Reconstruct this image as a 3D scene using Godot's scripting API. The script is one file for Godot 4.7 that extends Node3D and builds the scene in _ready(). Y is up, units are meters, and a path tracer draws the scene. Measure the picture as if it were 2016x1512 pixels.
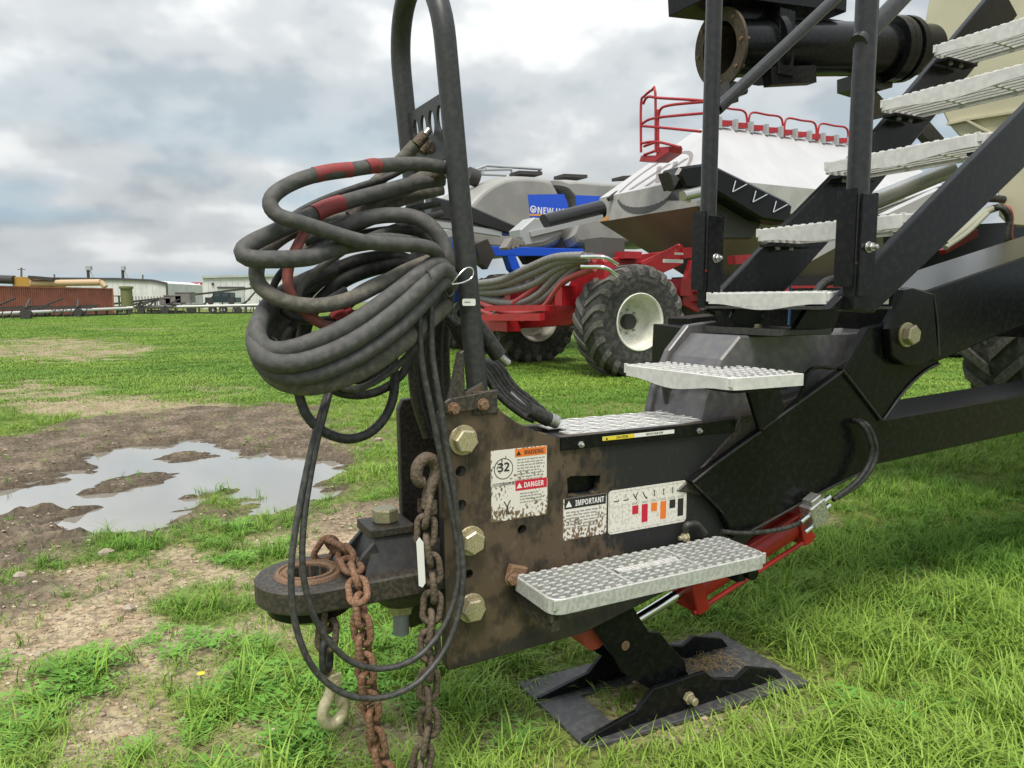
extends Node3D
# Yard frame: u runs back along the drawbars of the parked machines, y is up, w points towards the photographer's side.
const EYE := 1.25
const FOCAL := 1461.0
const PITCH := 0.110433
const TURN := 0.48869219
var axis_u := Vector3(sin(PI / 2 - TURN), 0, -cos(PI / 2 - TURN))
var axis_w := Vector3(cos(PI / 2 - TURN), 0, sin(PI / 2 - TURN))
var place := {}          # node -> its transform in the yard frame
var taken := {}
var rng := RandomNumberGenerator.new()
var M := {}

class Shape:
	var v := PackedVector3Array()
	var n := PackedVector3Array()
	var t := PackedVector2Array()
	var c := PackedColorArray()
	var xf := Transform3D()
	func tri(a: Vector3, b: Vector3, d: Vector3, na: Vector3, nb: Vector3, nd: Vector3, ta := Vector2(), tb := Vector2(), td := Vector2()) -> void:
		a = xf * a
		b = xf * b
		d = xf * d
		na = (xf.basis * na).normalized()
		nb = (xf.basis * nb).normalized()
		nd = (xf.basis * nd).normalized()
		if (b - a).cross(d - a).dot(na + nb + nd) > 0.0:
			v.append_array([a, d, b])
			n.append_array([na, nd, nb])
			t.append_array([ta, td, tb])
		else:
			v.append_array([a, b, d])
			n.append_array([na, nb, nd])
			t.append_array([ta, tb, td])
	func quad(a: Vector3, b: Vector3, d: Vector3, e: Vector3) -> void:
		var nn := (b - a).cross(d - a)
		if nn.length_squared() < 1e-18:
			nn = (d - a).cross(e - a)
		nn = nn.normalized()
		tri(a, b, d, nn, nn, nn, Vector2(0, 0), Vector2(1, 0), Vector2(1, 1))
		tri(a, d, e, nn, nn, nn, Vector2(0, 0), Vector2(1, 1), Vector2(0, 1))
	func box(at: Vector3, size: Vector3, b := Basis()) -> void:
		var h := size * 0.5
		var bev: float = minf(0.0035, minf(h.x, minf(h.y, h.z)) * 0.3)
		var p := PackedVector2Array([Vector2(-h.x, -h.y), Vector2(h.x, -h.y), Vector2(h.x, h.y), Vector2(-h.x, h.y)])
		var keep := xf
		xf = xf * Transform3D(b, at)
		prism(p, -h.z, h.z, bev)
		xf = keep
	func bar(a: Vector3, b: Vector3, wide: float, high: float, up := Vector3.UP) -> void:
		var z := (b - a)
		var l := z.length()
		z = z / l
		if absf(z.dot(up)) > 0.98:
			up = Vector3(0.3, 0.1, 1).normalized()
		var x := up.cross(z).normalized()
		var y := z.cross(x)
		box((a + b) * 0.5, Vector3(wide, high, l), Basis(x, y, z))
	func inset(p: PackedVector2Array, k: float) -> PackedVector2Array:
		var o := PackedVector2Array()
		var m := p.size()
		for i in m:
			var a := (p[i] - p[(i + m - 1) % m]).normalized()
			var b := (p[(i + 1) % m] - p[i]).normalized()
			var na := Vector2(-a.y, a.x)
			var nb := Vector2(-b.y, b.x)
			var s := na + nb
			var q: float = maxf(0.35, 1.0 + na.dot(nb))
			o.append(p[i] + s * (k / q))
		return o
	func prism(poly: PackedVector2Array, z0: float, z1: float, bev := 0.002, holes := []) -> void:
		var p := poly.duplicate()
		if Geometry2D.is_polygon_clockwise(p):
			p.reverse()
		var f := inset(p, bev) if bev > 0.0 else p
		var m := p.size()
		for i in m:
			var j := (i + 1) % m
			quad(Vector3(p[i].x, p[i].y, z0 + bev), Vector3(p[j].x, p[j].y, z0 + bev), Vector3(p[j].x, p[j].y, z1 - bev), Vector3(p[i].x, p[i].y, z1 - bev))
			if bev > 0.0:
				quad(Vector3(p[i].x, p[i].y, z1 - bev), Vector3(p[j].x, p[j].y, z1 - bev), Vector3(f[j].x, f[j].y, z1), Vector3(f[i].x, f[i].y, z1))
				quad(Vector3(f[i].x, f[i].y, z0), Vector3(f[j].x, f[j].y, z0), Vector3(p[j].x, p[j].y, z0 + bev), Vector3(p[i].x, p[i].y, z0 + bev))
		var k := f.duplicate()
		for hh in holes:
			var h: PackedVector2Array = hh.duplicate()
			if not Geometry2D.is_polygon_clockwise(h):
				h.reverse()
			for i in h.size():
				var j := (i + 1) % h.size()
				quad(Vector3(h[i].x, h[i].y, z0), Vector3(h[j].x, h[j].y, z0), Vector3(h[j].x, h[j].y, z1), Vector3(h[i].x, h[i].y, z1))
			var best := 1e9
			var bi := 0
			var bj := 0
			for i in k.size():
				for j in h.size():
					var dd := k[i].distance_squared_to(h[j])
					if dd < best:
						best = dd
						bi = i
						bj = j
			var o := PackedVector2Array()
			for i in bi + 1:
				o.append(k[i])
			for j in h.size() + 1:
				o.append(h[(bj + j) % h.size()])
			o.append(k[bi] + Vector2(1e-6, 1e-6))
			for i in range(bi + 1, k.size()):
				o.append(k[i])
			k = o
		var ix := Geometry2D.triangulate_polygon(k)
		if ix.is_empty():
			push_warning("polygon not triangulated")
		for i in range(0, ix.size(), 3):
			var a := k[ix[i]]
			var b := k[ix[i + 1]]
			var d := k[ix[i + 2]]
			var nf := Vector3(0, 0, 1)
			tri(Vector3(a.x, a.y, z1), Vector3(b.x, b.y, z1), Vector3(d.x, d.y, z1), nf, nf, nf, a, b, d)
			tri(Vector3(a.x, a.y, z0), Vector3(b.x, b.y, z0), Vector3(d.x, d.y, z0), -nf, -nf, -nf, a, b, d)
	func tube(p: PackedVector3Array, r: float, seg := 12, closed := false, ribs := 0.0, pitch := 0.006, caps := true) -> void:
		var m := p.size()
		var rings := []
		var norms := []
		var x := Vector3.ZERO
		var run := 0.0
		for i in m:
			var a := p[(i + m - 1) % m] if closed or i > 0 else p[i]
			var b := p[(i + 1) % m] if closed or i < m - 1 else p[i]
			var z := (b - a).normalized()
			if i == 0:
				x = z.cross(Vector3(0.31, 0.87, 0.37)).normalized()
			else:
				x = (x - z * x.dot(z)).normalized()
				run += p[i].distance_to(p[i - 1])
			var y := z.cross(x)
			var rr := r
			if ribs > 0.0:
				rr += ribs * (1.0 if int(floor(run / pitch * 2.0)) % 2 == 0 else -1.0)
			var ring := PackedVector3Array()
			var nn := PackedVector3Array()
			for k in seg:
				var an := TAU * k / seg
				var d := x * cos(an) + y * sin(an)
				ring.append(p[i] + d * rr)
				nn.append(d)
			rings.append(ring)
			norms.append(nn)
		for i in (m if closed else m - 1):
			var j := (i + 1) % m
			var shift := 0
			if closed and j == 0:
				var best := 1e9
				for s in seg:
					var dd: float = rings[i][0].distance_squared_to(rings[0][s])
					if dd < best:
						best = dd
						shift = s
			for k in seg:
				var l := (k + 1) % seg
				var k2 := (k + shift) % seg
				var l2 := (l + shift) % seg
				tri(rings[i][k], rings[i][l], rings[j][l2], norms[i][k], norms[i][l], norms[j][l2])
				tri(rings[i][k], rings[j][l2], rings[j][k2], norms[i][k], norms[j][l2], norms[j][k2])
		if caps and not closed:
			for e in [0, m - 1]:
				var nn := (p[e] - p[1 if e == 0 else m - 2]).normalized()
				for k in range(1, seg - 1):
					tri(rings[e][0], rings[e][k], rings[e][k + 1], nn, nn, nn)
	func lathe(prof: Array, seg := 24, smooth := false) -> void:   # [radius, y] pairs, about y
		for i in prof.size() - 1:
			var a: Vector2 = prof[i]
			var b: Vector2 = prof[i + 1]
			var d := b - a
			var nn := Vector2(d.y, -d.x).normalized()
			for k in seg:
				var q := TAU * k / seg
				var s := TAU * (k + 1) / seg
				var cq := Vector3(cos(q), 0, sin(q))
				var cs := Vector3(cos(s), 0, sin(s))
				var nq := cq * nn.x + Vector3.UP * nn.y
				var ns := cs * nn.x + Vector3.UP * nn.y
				tri(cq * a.x + Vector3.UP * a.y, cs * a.x + Vector3.UP * a.y, cs * b.x + Vector3.UP * b.y, nq, ns, ns)
				tri(cq * a.x + Vector3.UP * a.y, cs * b.x + Vector3.UP * b.y, cq * b.x + Vector3.UP * b.y, nq, ns, nq)
	func rod(a: Vector3, b: Vector3, r: float, seg := 14) -> void:
		tube(PackedVector3Array([a, a.lerp(b, 0.5), b]), r, seg)
	func mesh(off := Vector3.ZERO) -> ArrayMesh:
		var q := v.duplicate()
		if off != Vector3.ZERO:
			for i in q.size():
				q[i] -= off
		var a := []
		a.resize(Mesh.ARRAY_MAX)
		a[Mesh.ARRAY_VERTEX] = q
		a[Mesh.ARRAY_NORMAL] = n
		a[Mesh.ARRAY_TEX_UV] = t
		if c.size() == v.size():
			a[Mesh.ARRAY_COLOR] = c
		var o := ArrayMesh.new()
		o.add_surface_from_arrays(Mesh.PRIMITIVE_TRIANGLES, a)
		return o

func ray(x: float, y: float) -> Vector3:
	var a := (x - 1008.0) / FOCAL
	var b := -(y - 756.0) / FOCAL
	return Vector3(a, b * cos(PITCH) - sin(PITCH), -(cos(PITCH) + b * sin(PITCH)))
func to_yard(p: Vector3) -> Vector3:
	return Vector3(p.dot(axis_u), p.y, p.dot(axis_w))
func to_world(l: Vector3) -> Vector3:
	return axis_u * l.x + axis_w * l.z + Vector3(0, l.y, 0)
func W(x: float, y: float, w: float) -> Vector3:      # sight line meets the upright plane w
	var r := ray(x, y)
	return to_yard(Vector3(0, EYE, 0) + r * (w / r.dot(axis_w)))
func U(x: float, y: float, u: float) -> Vector3:      # meets the upright plane u
	var r := ray(x, y)
	return to_yard(Vector3(0, EYE, 0) + r * (u / r.dot(axis_u)))
func G(x: float, y: float, h := 0.0) -> Vector3:      # meets the level plane at height h
	var r := ray(x, y)
	return to_yard(Vector3(0, EYE, 0) + r * ((h - EYE) / r.y))
func D(x: float, y: float, d: float) -> Vector3:      # at a distance d in front of the photographer
	var r := ray(x, y)
	return to_yard(Vector3(0, EYE, 0) + r * (d / -r.z))
func pix(wp: Vector3) -> Vector3:                     # world point -> photo pixel and distance
	var q := wp - Vector3(0, EYE, 0)
	var z := -sin(PITCH) * q.y - cos(PITCH) * q.z
	var yy := cos(PITCH) * q.y - sin(PITCH) * q.z
	return Vector3(1008.0 + FOCAL * q.x / z, 756.0 - FOCAL * yy / z, z)

func outline(px: Array, w: float) -> PackedVector2Array:
	var o := PackedVector2Array()
	for q in px:
		var l := W(q[0], q[1], w)
		o.append(Vector2(l.x, l.y))
	return o
func circle(at: Vector2, r: float, k := 16) -> PackedVector2Array:
	var o := PackedVector2Array()
	for i in k:
		o.append(at + Vector2(cos(TAU * i / k), sin(TAU * i / k)) * r)
	return o
func curve(pts: Array, step := 0.012, closed := false) -> PackedVector3Array:
	var o := PackedVector3Array()
	var m := pts.size()
	for i in (m if closed else m - 1):
		var p0: Vector3 = pts[(i + m - 1) % m] if closed or i > 0 else pts[i] * 2.0 - pts[i + 1]
		var p1: Vector3 = pts[i]
		var p2: Vector3 = pts[(i + 1) % m]
		var p3: Vector3 = pts[(i + 2) % m] if closed or i + 2 < m else pts[m - 1] * 2.0 - pts[m - 2]
		var k: int = maxi(1, int(ceil(p1.distance_to(p2) / step)))
		for j in k:
			o.append(p1.cubic_interpolate(p2, p0, p3, float(j) / k))
	if not closed:
		o.append(pts[m - 1])
	return o

func numbered(called: String) -> String:
	var k: int = taken.get(called, 0)
	taken[called] = k + 1
	return called if k == 0 else "%s_%03d" % [called, k]
func tag(o: Node, label: String, category: String, group := "", kind := "") -> void:
	if label:
		o.set_meta("label", label)
	if category:
		o.set_meta("category", category)
	if group:
		o.set_meta("group", group)
	if kind:
		o.set_meta("kind", kind)
func thing(called: String, label: String, category: String, base: Vector3, group := "") -> Node3D:
	var o := Node3D.new()
	o.name = numbered(called)
	add_child(o)
	o.position = to_world(base)
	o.rotation.y = TURN
	tag(o, label, category, group)
	place[o] = Transform3D(Basis(), base)
	return o
func part(called: String, s: Shape, m: Material, parent: Node3D, label := "") -> MeshInstance3D:
	var top := parent
	while top.get_parent() != self:
		top = top.get_parent()
	var base: Vector3 = place[top].origin
	return copy(called, s.mesh(base), m, parent, Transform3D(Basis(), base), label)
func copy(called: String, mesh: Mesh, m: Material, parent: Node3D, at: Transform3D, label := "") -> MeshInstance3D:
	var o := MeshInstance3D.new()
	o.name = called
	o.mesh = mesh
	o.material_override = m
	parent.add_child(o, true)
	o.transform = place[parent].affine_inverse() * at
	place[o] = at
	if label:
		o.set_meta("label", label)
	return o
func plate(called: String, px: Array, w: float, thick: float, m: Material, parent: Node3D, bev := 0.002, holes := []) -> MeshInstance3D:
	var s := Shape.new()
	s.prism(outline(px, w), w - thick, w, bev, holes)
	return part(called, s, m, parent)
func frame_of(y: Vector3, hint := Vector3(0, 0, 1)) -> Basis:   # y axis along a direction, z near the hint
	y = y.normalized()
	if absf(hint.normalized().dot(y)) > 0.97:
		hint = Vector3(1, 0, 0.2)
	var x := y.cross(hint).normalized()
	return Basis(x, y, x.cross(y))

# ---------- materials ----------
func mottled(a: Color, b: Color, freq: float, low := 0.35, high := 0.65, sd := 1, size := 512, oct := 5) -> ImageTexture:
	var f := FastNoiseLite.new()
	f.seed = sd
	f.noise_type = FastNoiseLite.TYPE_SIMPLEX
	f.frequency = freq
	f.fractal_octaves = oct
	var g := f.get_seamless_image(size, size)
	var im := Image.create(size, size, false, Image.FORMAT_RGB8)
	var sa := a.linear_to_srgb()
	var sb := b.linear_to_srgb()
	var data := g.get_data()
	var out := PackedByteArray()
	out.resize(size * size * 3)
	for i in size * size:
		var k := smoothstep(low, high, data[i] / 255.0)
		out[i * 3] = int(255.0 * lerpf(sa.r, sb.r, k))
		out[i * 3 + 1] = int(255.0 * lerpf(sa.g, sb.g, k))
		out[i * 3 + 2] = int(255.0 * lerpf(sa.b, sb.b, k))
	im = Image.create_from_data(size, size, false, Image.FORMAT_RGB8, out)
	return ImageTexture.create_from_image(im)
func plain(c: Color, rough := 0.5, metal := 0.0, spec := 0.5) -> StandardMaterial3D:
	var m := StandardMaterial3D.new()
	m.albedo_color = c.linear_to_srgb()
	m.roughness = rough
	m.metallic = metal
	m.metallic_specular = spec
	return m
func worn(tex: Texture2D, scale: float, rough := 0.5, metal := 0.0, bump: Texture2D = null, depth := 0.0) -> StandardMaterial3D:
	var m := StandardMaterial3D.new()
	m.albedo_texture = tex
	m.uv1_triplanar = true
	m.uv1_scale = Vector3.ONE * scale
	m.roughness = rough
	m.metallic = metal
	if bump:
		m.heightmap_enabled = true
		m.heightmap_texture = bump
		m.heightmap_scale = depth
	return m

func materials() -> void:
	var gray := mottled(Color(0, 0, 0), Color(1, 1, 1), 0.02, 0.2, 0.8, 7)
	M.black = worn(mottled(Color(0.007, 0.008, 0.009), Color(0.0155, 0.015, 0.0145), 0.03, 0.4, 0.9, 3, 512, 7), 1.9, 0.22)
	M.black.metallic_specular = 0.32
	M.black_dusty = worn(mottled(Color(0.03, 0.03, 0.031), Color(0.05, 0.047, 0.043), 0.02, 0.3, 0.8, 5, 512, 7), 3.1, 0.42)
	M.pad = worn(mottled(Color(0.06, 0.062, 0.066), Color(0.1, 0.097, 0.09), 0.02, 0.35, 0.85, 6, 512, 7), 2.6, 0.45)
	M.guard_sheen = worn(mottled(Color(0.095, 0.095, 0.105), Color(0.125, 0.122, 0.122), 0.015, 0.3, 0.8, 8, 512, 7), 2.6, 0.28)  # black gooseneck paint, its sky glare put into the lighter grey
	M.black_worn = worn(mottled(Color(0.03, 0.028, 0.025), Color(0.075, 0.06, 0.043), 0.06, 0.3, 0.8, 9, 512, 6), 2.0, 0.5)
	M.mast = worn(mottled(Color(0.026, 0.028, 0.031), Color(0.045, 0.045, 0.045), 0.03, 0.3, 0.8, 11, 512, 7), 3.0, 0.45)
	M.rail = worn(mottled(Color(0.014, 0.015, 0.017), Color(0.026, 0.026, 0.026), 0.02, 0.35, 0.75, 12), 3.0, 0.3)
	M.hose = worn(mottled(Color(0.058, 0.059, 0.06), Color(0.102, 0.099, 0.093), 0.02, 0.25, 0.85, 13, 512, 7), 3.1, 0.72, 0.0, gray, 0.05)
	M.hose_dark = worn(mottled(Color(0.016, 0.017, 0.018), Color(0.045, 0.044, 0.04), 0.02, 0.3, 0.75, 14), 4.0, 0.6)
	M.hose_dust = worn(mottled(Color(0.09, 0.087, 0.08), Color(0.165, 0.15, 0.122), 0.02, 0.3, 0.8, 15, 512, 7), 3.3, 0.85, 0.0, gray, 0.05)
	M.hose_red = worn(mottled(Color(0.3, 0.075, 0.06), Color(0.2, 0.075, 0.06), 0.02, 0.3, 0.7, 16), 4.0, 0.7)
	M.band = worn(mottled(Color(0.29, 0.03, 0.032), Color(0.17, 0.045, 0.042), 0.03, 0.35, 0.7, 17), 5.0, 0.55)
	M.cable = worn(mottled(Color(0.028, 0.029, 0.03), Color(0.07, 0.068, 0.062), 0.02, 0.3, 0.8, 18), 4.0, 0.5)
	M.rust = worn(mottled(Color(0.17, 0.075, 0.038), Color(0.27, 0.18, 0.125), 0.03, 0.35, 0.8, 19), 6.0, 0.85, 0.0, gray, 0.12)
	M.rust_dark = worn(mottled(Color(0.075, 0.058, 0.043), Color(0.15, 0.11, 0.075), 0.03, 0.3, 0.75, 20), 6.0, 0.8, 0.0, gray, 0.12)
	M.zinc = worn(mottled(Color(0.42, 0.37, 0.22), Color(0.55, 0.5, 0.36), 0.03, 0.3, 0.7, 21), 8.0, 0.42, 0.55)
	M.zinc_hook = worn(mottled(Color(0.4, 0.36, 0.22), Color(0.5, 0.46, 0.32), 0.03, 0.3, 0.7, 22), 5.0, 0.5, 0.25)
	M.bolt_rust = worn(mottled(Color(0.12, 0.07, 0.04), Color(0.25, 0.15, 0.09), 0.04, 0.3, 0.7, 23), 8.0, 0.75)
	M.steel = worn(mottled(Color(0.4, 0.4, 0.4), Color(0.6, 0.6, 0.58), 0.03, 0.3, 0.7, 24), 5.0, 0.35, 0.8)
	M.alu = worn(mottled(Color(0.46, 0.47, 0.46), Color(0.6, 0.6, 0.585), 0.025, 0.3, 0.75, 25), 4.0, 0.5, 0.35)
	M.alu_white = worn(mottled(Color(0.6, 0.6, 0.59), Color(0.68, 0.68, 0.665), 0.02, 0.3, 0.75, 26, 512, 7), 2.6, 0.5, 0.15)
	M.chrome = plain(Color(0.75, 0.76, 0.76), 0.12, 1.0)
	M.red_cyl = worn(mottled(Color(0.42, 0.014, 0.014), Color(0.33, 0.02, 0.018), 0.02, 0.3, 0.8, 27), 3.0, 0.38)
	M.red = worn(mottled(Color(0.4, 0.013, 0.02), Color(0.3, 0.016, 0.022), 0.012, 0.3, 0.8, 28), 0.8, 0.4)
	M.red_dark = plain(Color(0.22, 0.016, 0.02), 0.5)
	M.pink_hose = worn(mottled(Color(0.45, 0.06, 0.07), Color(0.38, 0.1, 0.1), 0.02, 0.3, 0.8, 29), 1.0, 0.55)
	M.grey_hose = worn(mottled(Color(0.17, 0.168, 0.165), Color(0.24, 0.235, 0.23), 0.02, 0.3, 0.8, 30), 1.0, 0.6)
	M.tank_white = worn(mottled(Color(0.5, 0.5, 0.522), Color(0.45, 0.45, 0.468), 0.006, 0.3, 0.75, 31), 0.3, 0.35)
	M.tank_grey = worn(mottled(Color(0.42, 0.42, 0.405), Color(0.36, 0.36, 0.345), 0.008, 0.3, 0.75, 32), 0.4, 0.45)
	M.hopper = worn(mottled(Color(0.17, 0.155, 0.14), Color(0.21, 0.195, 0.18), 0.006, 0.3, 0.75, 33), 0.3, 0.4)
	M.logo = plain(Color(0.09, 0.09, 0.088), 0.5)
	M.logo_pale = plain(Color(0.22, 0.2, 0.2), 0.5)
	M.tyre = worn(mottled(Color(0.025, 0.025, 0.026), Color(0.07, 0.066, 0.06), 0.012, 0.3, 0.8, 34), 1.2, 0.75)
	M.lug = worn(mottled(Color(0.085, 0.082, 0.078), Color(0.15, 0.14, 0.128), 0.02, 0.3, 0.8, 35), 1.5, 0.8)
	M.rim = worn(mottled(Color(0.72, 0.72, 0.66), Color(0.55, 0.55, 0.48), 0.01, 0.45, 0.85, 36), 0.9, 0.4)
	M.nh_grey = worn(mottled(Color(0.3, 0.3, 0.285), Color(0.25, 0.25, 0.24), 0.006, 0.3, 0.8, 37), 0.3, 0.45)
	M.nh_blue = plain(Color(0.015, 0.09, 0.62), 0.4)
	M.nh_orange = plain(Color(0.7, 0.33, 0.1), 0.5)
	M.frame_grey = plain(Color(0.35, 0.37, 0.38), 0.5)
	M.cream = worn(mottled(Color(0.6, 0.57, 0.42), Color(0.53, 0.5, 0.37), 0.008, 0.3, 0.75, 38), 0.4, 0.45)
	M.brown_flange = worn(mottled(Color(0.085, 0.06, 0.038), Color(0.05, 0.038, 0.028), 0.02, 0.3, 0.75, 39), 3.0, 0.7)
	M.white = plain(Color(0.78, 0.78, 0.76), 0.5)
	M.ink = plain(Color(0.02, 0.02, 0.02), 0.6)
	M.ink_pale = plain(Color(0.3, 0.29, 0.27), 0.6)
	M.yellow = plain(Color(0.75, 0.6, 0.04), 0.5)
	M.orange = plain(Color(0.8, 0.2, 0.03), 0.5)
	M.sign_red = plain(Color(0.55, 0.015, 0.045), 0.5)
	M.sticker = worn(mottled(Color(0.76, 0.74, 0.69), Color(0.6, 0.56, 0.49), 0.02, 0.5, 0.8, 40), 6.0, 0.5)
	M.sticker_muddy = worn(mottled(Color(0.7, 0.66, 0.6), Color(0.14, 0.09, 0.055), 0.045, 0.52, 0.6, 41, 512, 4), 5.0, 0.6)
	M.sticker_specked = worn(mottled(Color(0.74, 0.71, 0.66), Color(0.16, 0.1, 0.06), 0.045, 0.62, 0.68, 42, 512, 4), 5.0, 0.6)
	M.wood_straw = plain(Color(0.3, 0.22, 0.1), 0.9)
	M.glass = plain(Color(0.05, 0.06, 0.07), 0.08)
	M.wall_white = worn(mottled(Color(0.62, 0.64, 0.64), Color(0.55, 0.57, 0.57), 0.01, 0.3, 0.7, 43), 0.05, 0.7)
	M.wall_grey = worn(mottled(Color(0.44, 0.47, 0.47), Color(0.38, 0.41, 0.41), 0.01, 0.3, 0.7, 44), 0.05, 0.7)
	M.trim = plain(Color(0.07, 0.065, 0.07), 0.6)
	M.box_red = worn(mottled(Color(0.36, 0.125, 0.085), Color(0.28, 0.1, 0.07), 0.01, 0.35, 0.7, 45), 0.12, 0.65)
	M.combine = plain(Color(0.42, 0.24, 0.05), 0.5)
	M.spout = plain(Color(0.5, 0.36, 0.22), 0.55)
	M.old_green = plain(Color(0.16, 0.17, 0.07), 0.7)
	M.dark_iron = plain(Color(0.045, 0.042, 0.04), 0.7)
	M.pipe_white = plain(Color(0.55, 0.56, 0.55), 0.5)
	M.car = plain(Color(0.02, 0.04, 0.045), 0.25)
	M.wood = plain(Color(0.16, 0.13, 0.1), 0.9)
func lookout() -> void:
	var cam := Camera3D.new()
	cam.name = "camera"
	cam.position = Vector3(0, EYE, 0)
	cam.rotation = Vector3(-PITCH, 0, 0)
	cam.fov = rad_to_deg(2.0 * atan(756.0 / FOCAL))
	cam.near = 0.05
	cam.far = 3000.0
	cam.current = true
	add_child(cam)
	var e := Environment.new()
	e.background_mode = Environment.BG_SKY
	e.tonemap_mode = Environment.TONE_MAPPER_LINEAR
	e.tonemap_exposure = 1.32
	e.sdfgi_enabled = true
	e.ssao_enabled = true
	e.ssil_enabled = true
	var pm := PanoramaSkyMaterial.new()
	pm.panorama = clouds()
	var sk := Sky.new()
	sk.sky_material = pm
	e.sky = sk
	e.background_energy_multiplier = 1.0
	var we := WorldEnvironment.new()
	we.environment = e
	we.name = "daylight"
	add_child(we)
	var sun := DirectionalLight3D.new()
	sun.name = "sun"
	sun.light_energy = 0.95
	sun.light_angular_distance = 22.0
	sun.light_color = Color(1.0, 0.97, 0.92)
	sun.shadow_enabled = true
	add_child(sun)
	sun.look_at_from_position(Vector3(-1.0, 10, 5.0), Vector3.ZERO)

func clouds() -> ImageTexture:
	var w := 2048
	var h := 1024
	var big := FastNoiseLite.new()
	big.seed = 21
	big.frequency = 0.8
	big.fractal_octaves = 7
	big.fractal_gain = 0.56
	var wisp := FastNoiseLite.new()
	wisp.seed = 77
	wisp.frequency = 0.3
	wisp.fractal_octaves = 4
	var im := Image.create(w, h, false, Image.FORMAT_RGBF)
	var blue := Vector3(0.33, 0.47, 0.56)
	var dark := Vector3(0.365, 0.405, 0.435)
	var mid := Vector3(0.5, 0.525, 0.54)
	var lite := Vector3(0.70, 0.715, 0.715)
	for y in h / 2 + 8:
		var el := (0.5 - (y + 0.5) / h) * PI
		var se: float = maxf(sin(el), 0.0)
		var ce := cos(el)
		var k := 1.0 / (se + 0.13)
		for x in w:
			var az := ((x + 0.5) / w - 0.5) * TAU
			var dx := sin(az) * ce
			var dz := -cos(az) * ce
			var px := dx * k
			var pz := dz * k
			var b := wisp.get_noise_3d(px, pz * 1.3, 5.0) * 0.5 + 0.5
			var far := big.get_noise_3d(px * 1.3 + b * 0.6, pz * 1.5, 0.0)
			var puff := big.get_noise_3d(dx * 6.0, se * 11.0, dz * 6.0 + 20.0)
			var a := (far * 0.5 + puff * 0.82) * 0.5 + 0.5
			var t := a * 0.66 + b * 0.34
			var c: Vector3
			if t < 0.5:
				c = dark.lerp(mid, smoothstep(0.36, 0.5, t))
			else:
				c = mid.lerp(lite, smoothstep(0.5, 0.64, t))
			var gap := smoothstep(0.50, 0.34, b) * smoothstep(0.33, 0.05, se) * 0.75
			c = c.lerp(blue, gap)
			c = c.lerp(Vector3(0.56, 0.62, 0.65), smoothstep(0.07, 0.0, se) * 0.55)
			c *= (1.0 + 1.15 * se) * 0.82      # overcast: brighter towards the zenith
			im.set_pixel(x, y, Color(c.x, c.y, c.z))
	for y in range(h / 2 + 8, h):
		for x in range(0, w):
			im.set_pixel(x, y, Color(0.12, 0.13, 0.09))
	return ImageTexture.create_from_image(im)
const FLAT := Basis(Vector3(1, 0, 0), Vector3(0, 0, -1), Vector3(0, 1, 0))    # drawn in (u, -w), raised along y
const ACROSS := Basis(Vector3(0, 0, 1), Vector3(0, 1, 0), Vector3(-1, 0, 0))  # drawn in (w, y), facing forward along -u
const ROLL := Basis(Vector3(1, 0, 0), Vector3(0, 0, 1), Vector3(0, -1, 0))    # a lathe's axis laid along w

func hexagon(r: float) -> PackedVector2Array:
	return circle(Vector2.ZERO, r, 6)
func bolt_mesh(r: float, h: float, washer := true) -> ArrayMesh:
	var s := Shape.new()
	if washer:
		s.prism(circle(Vector2.ZERO, r * 1.22, 20), -0.002, h * 0.2, 0.001)
	s.prism(hexagon(r), h * 0.2 if washer else 0.0, h, r * 0.12)
	return s.mesh()
func stud_mesh(r: float) -> ArrayMesh:
	var s := Shape.new()
	s.prism(circle(Vector2.ZERO, r * 1.9, 16), 0.0, 0.004, 0.001)
	s.prism(hexagon(r * 1.55), 0.004, 0.004 + r * 1.5, r * 0.15)
	s.prism(circle(Vector2.ZERO, r * 0.8, 14), 0.0, r * 3.6, r * 0.15)
	return s.mesh()
func spin(a: float) -> Basis:
	return Basis(Vector3(0, 0, 1), a)

func write(text: String, at: Transform3D, high: float, m: Material, parent: Node3D, called := "lettering", bold := true, left := false, squeeze := 1.0) -> MeshInstance3D:
	var f := SystemFont.new()
	f.font_names = PackedStringArray(["Droid Sans"])
	f.font_weight = 700 if bold else 400
	var tm := TextMesh.new()
	tm.font = f
	tm.text = text
	tm.font_size = 32
	tm.pixel_size = high / 32.0 * 1.36
	tm.depth = 0.0006
	tm.curve_step = 2.0
	tm.horizontal_alignment = HORIZONTAL_ALIGNMENT_LEFT if left else HORIZONTAL_ALIGNMENT_CENTER
	return copy(called, tm, m, parent, at * Transform3D(Basis().scaled(Vector3(squeeze, 1, 1)), Vector3.ZERO))

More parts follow.
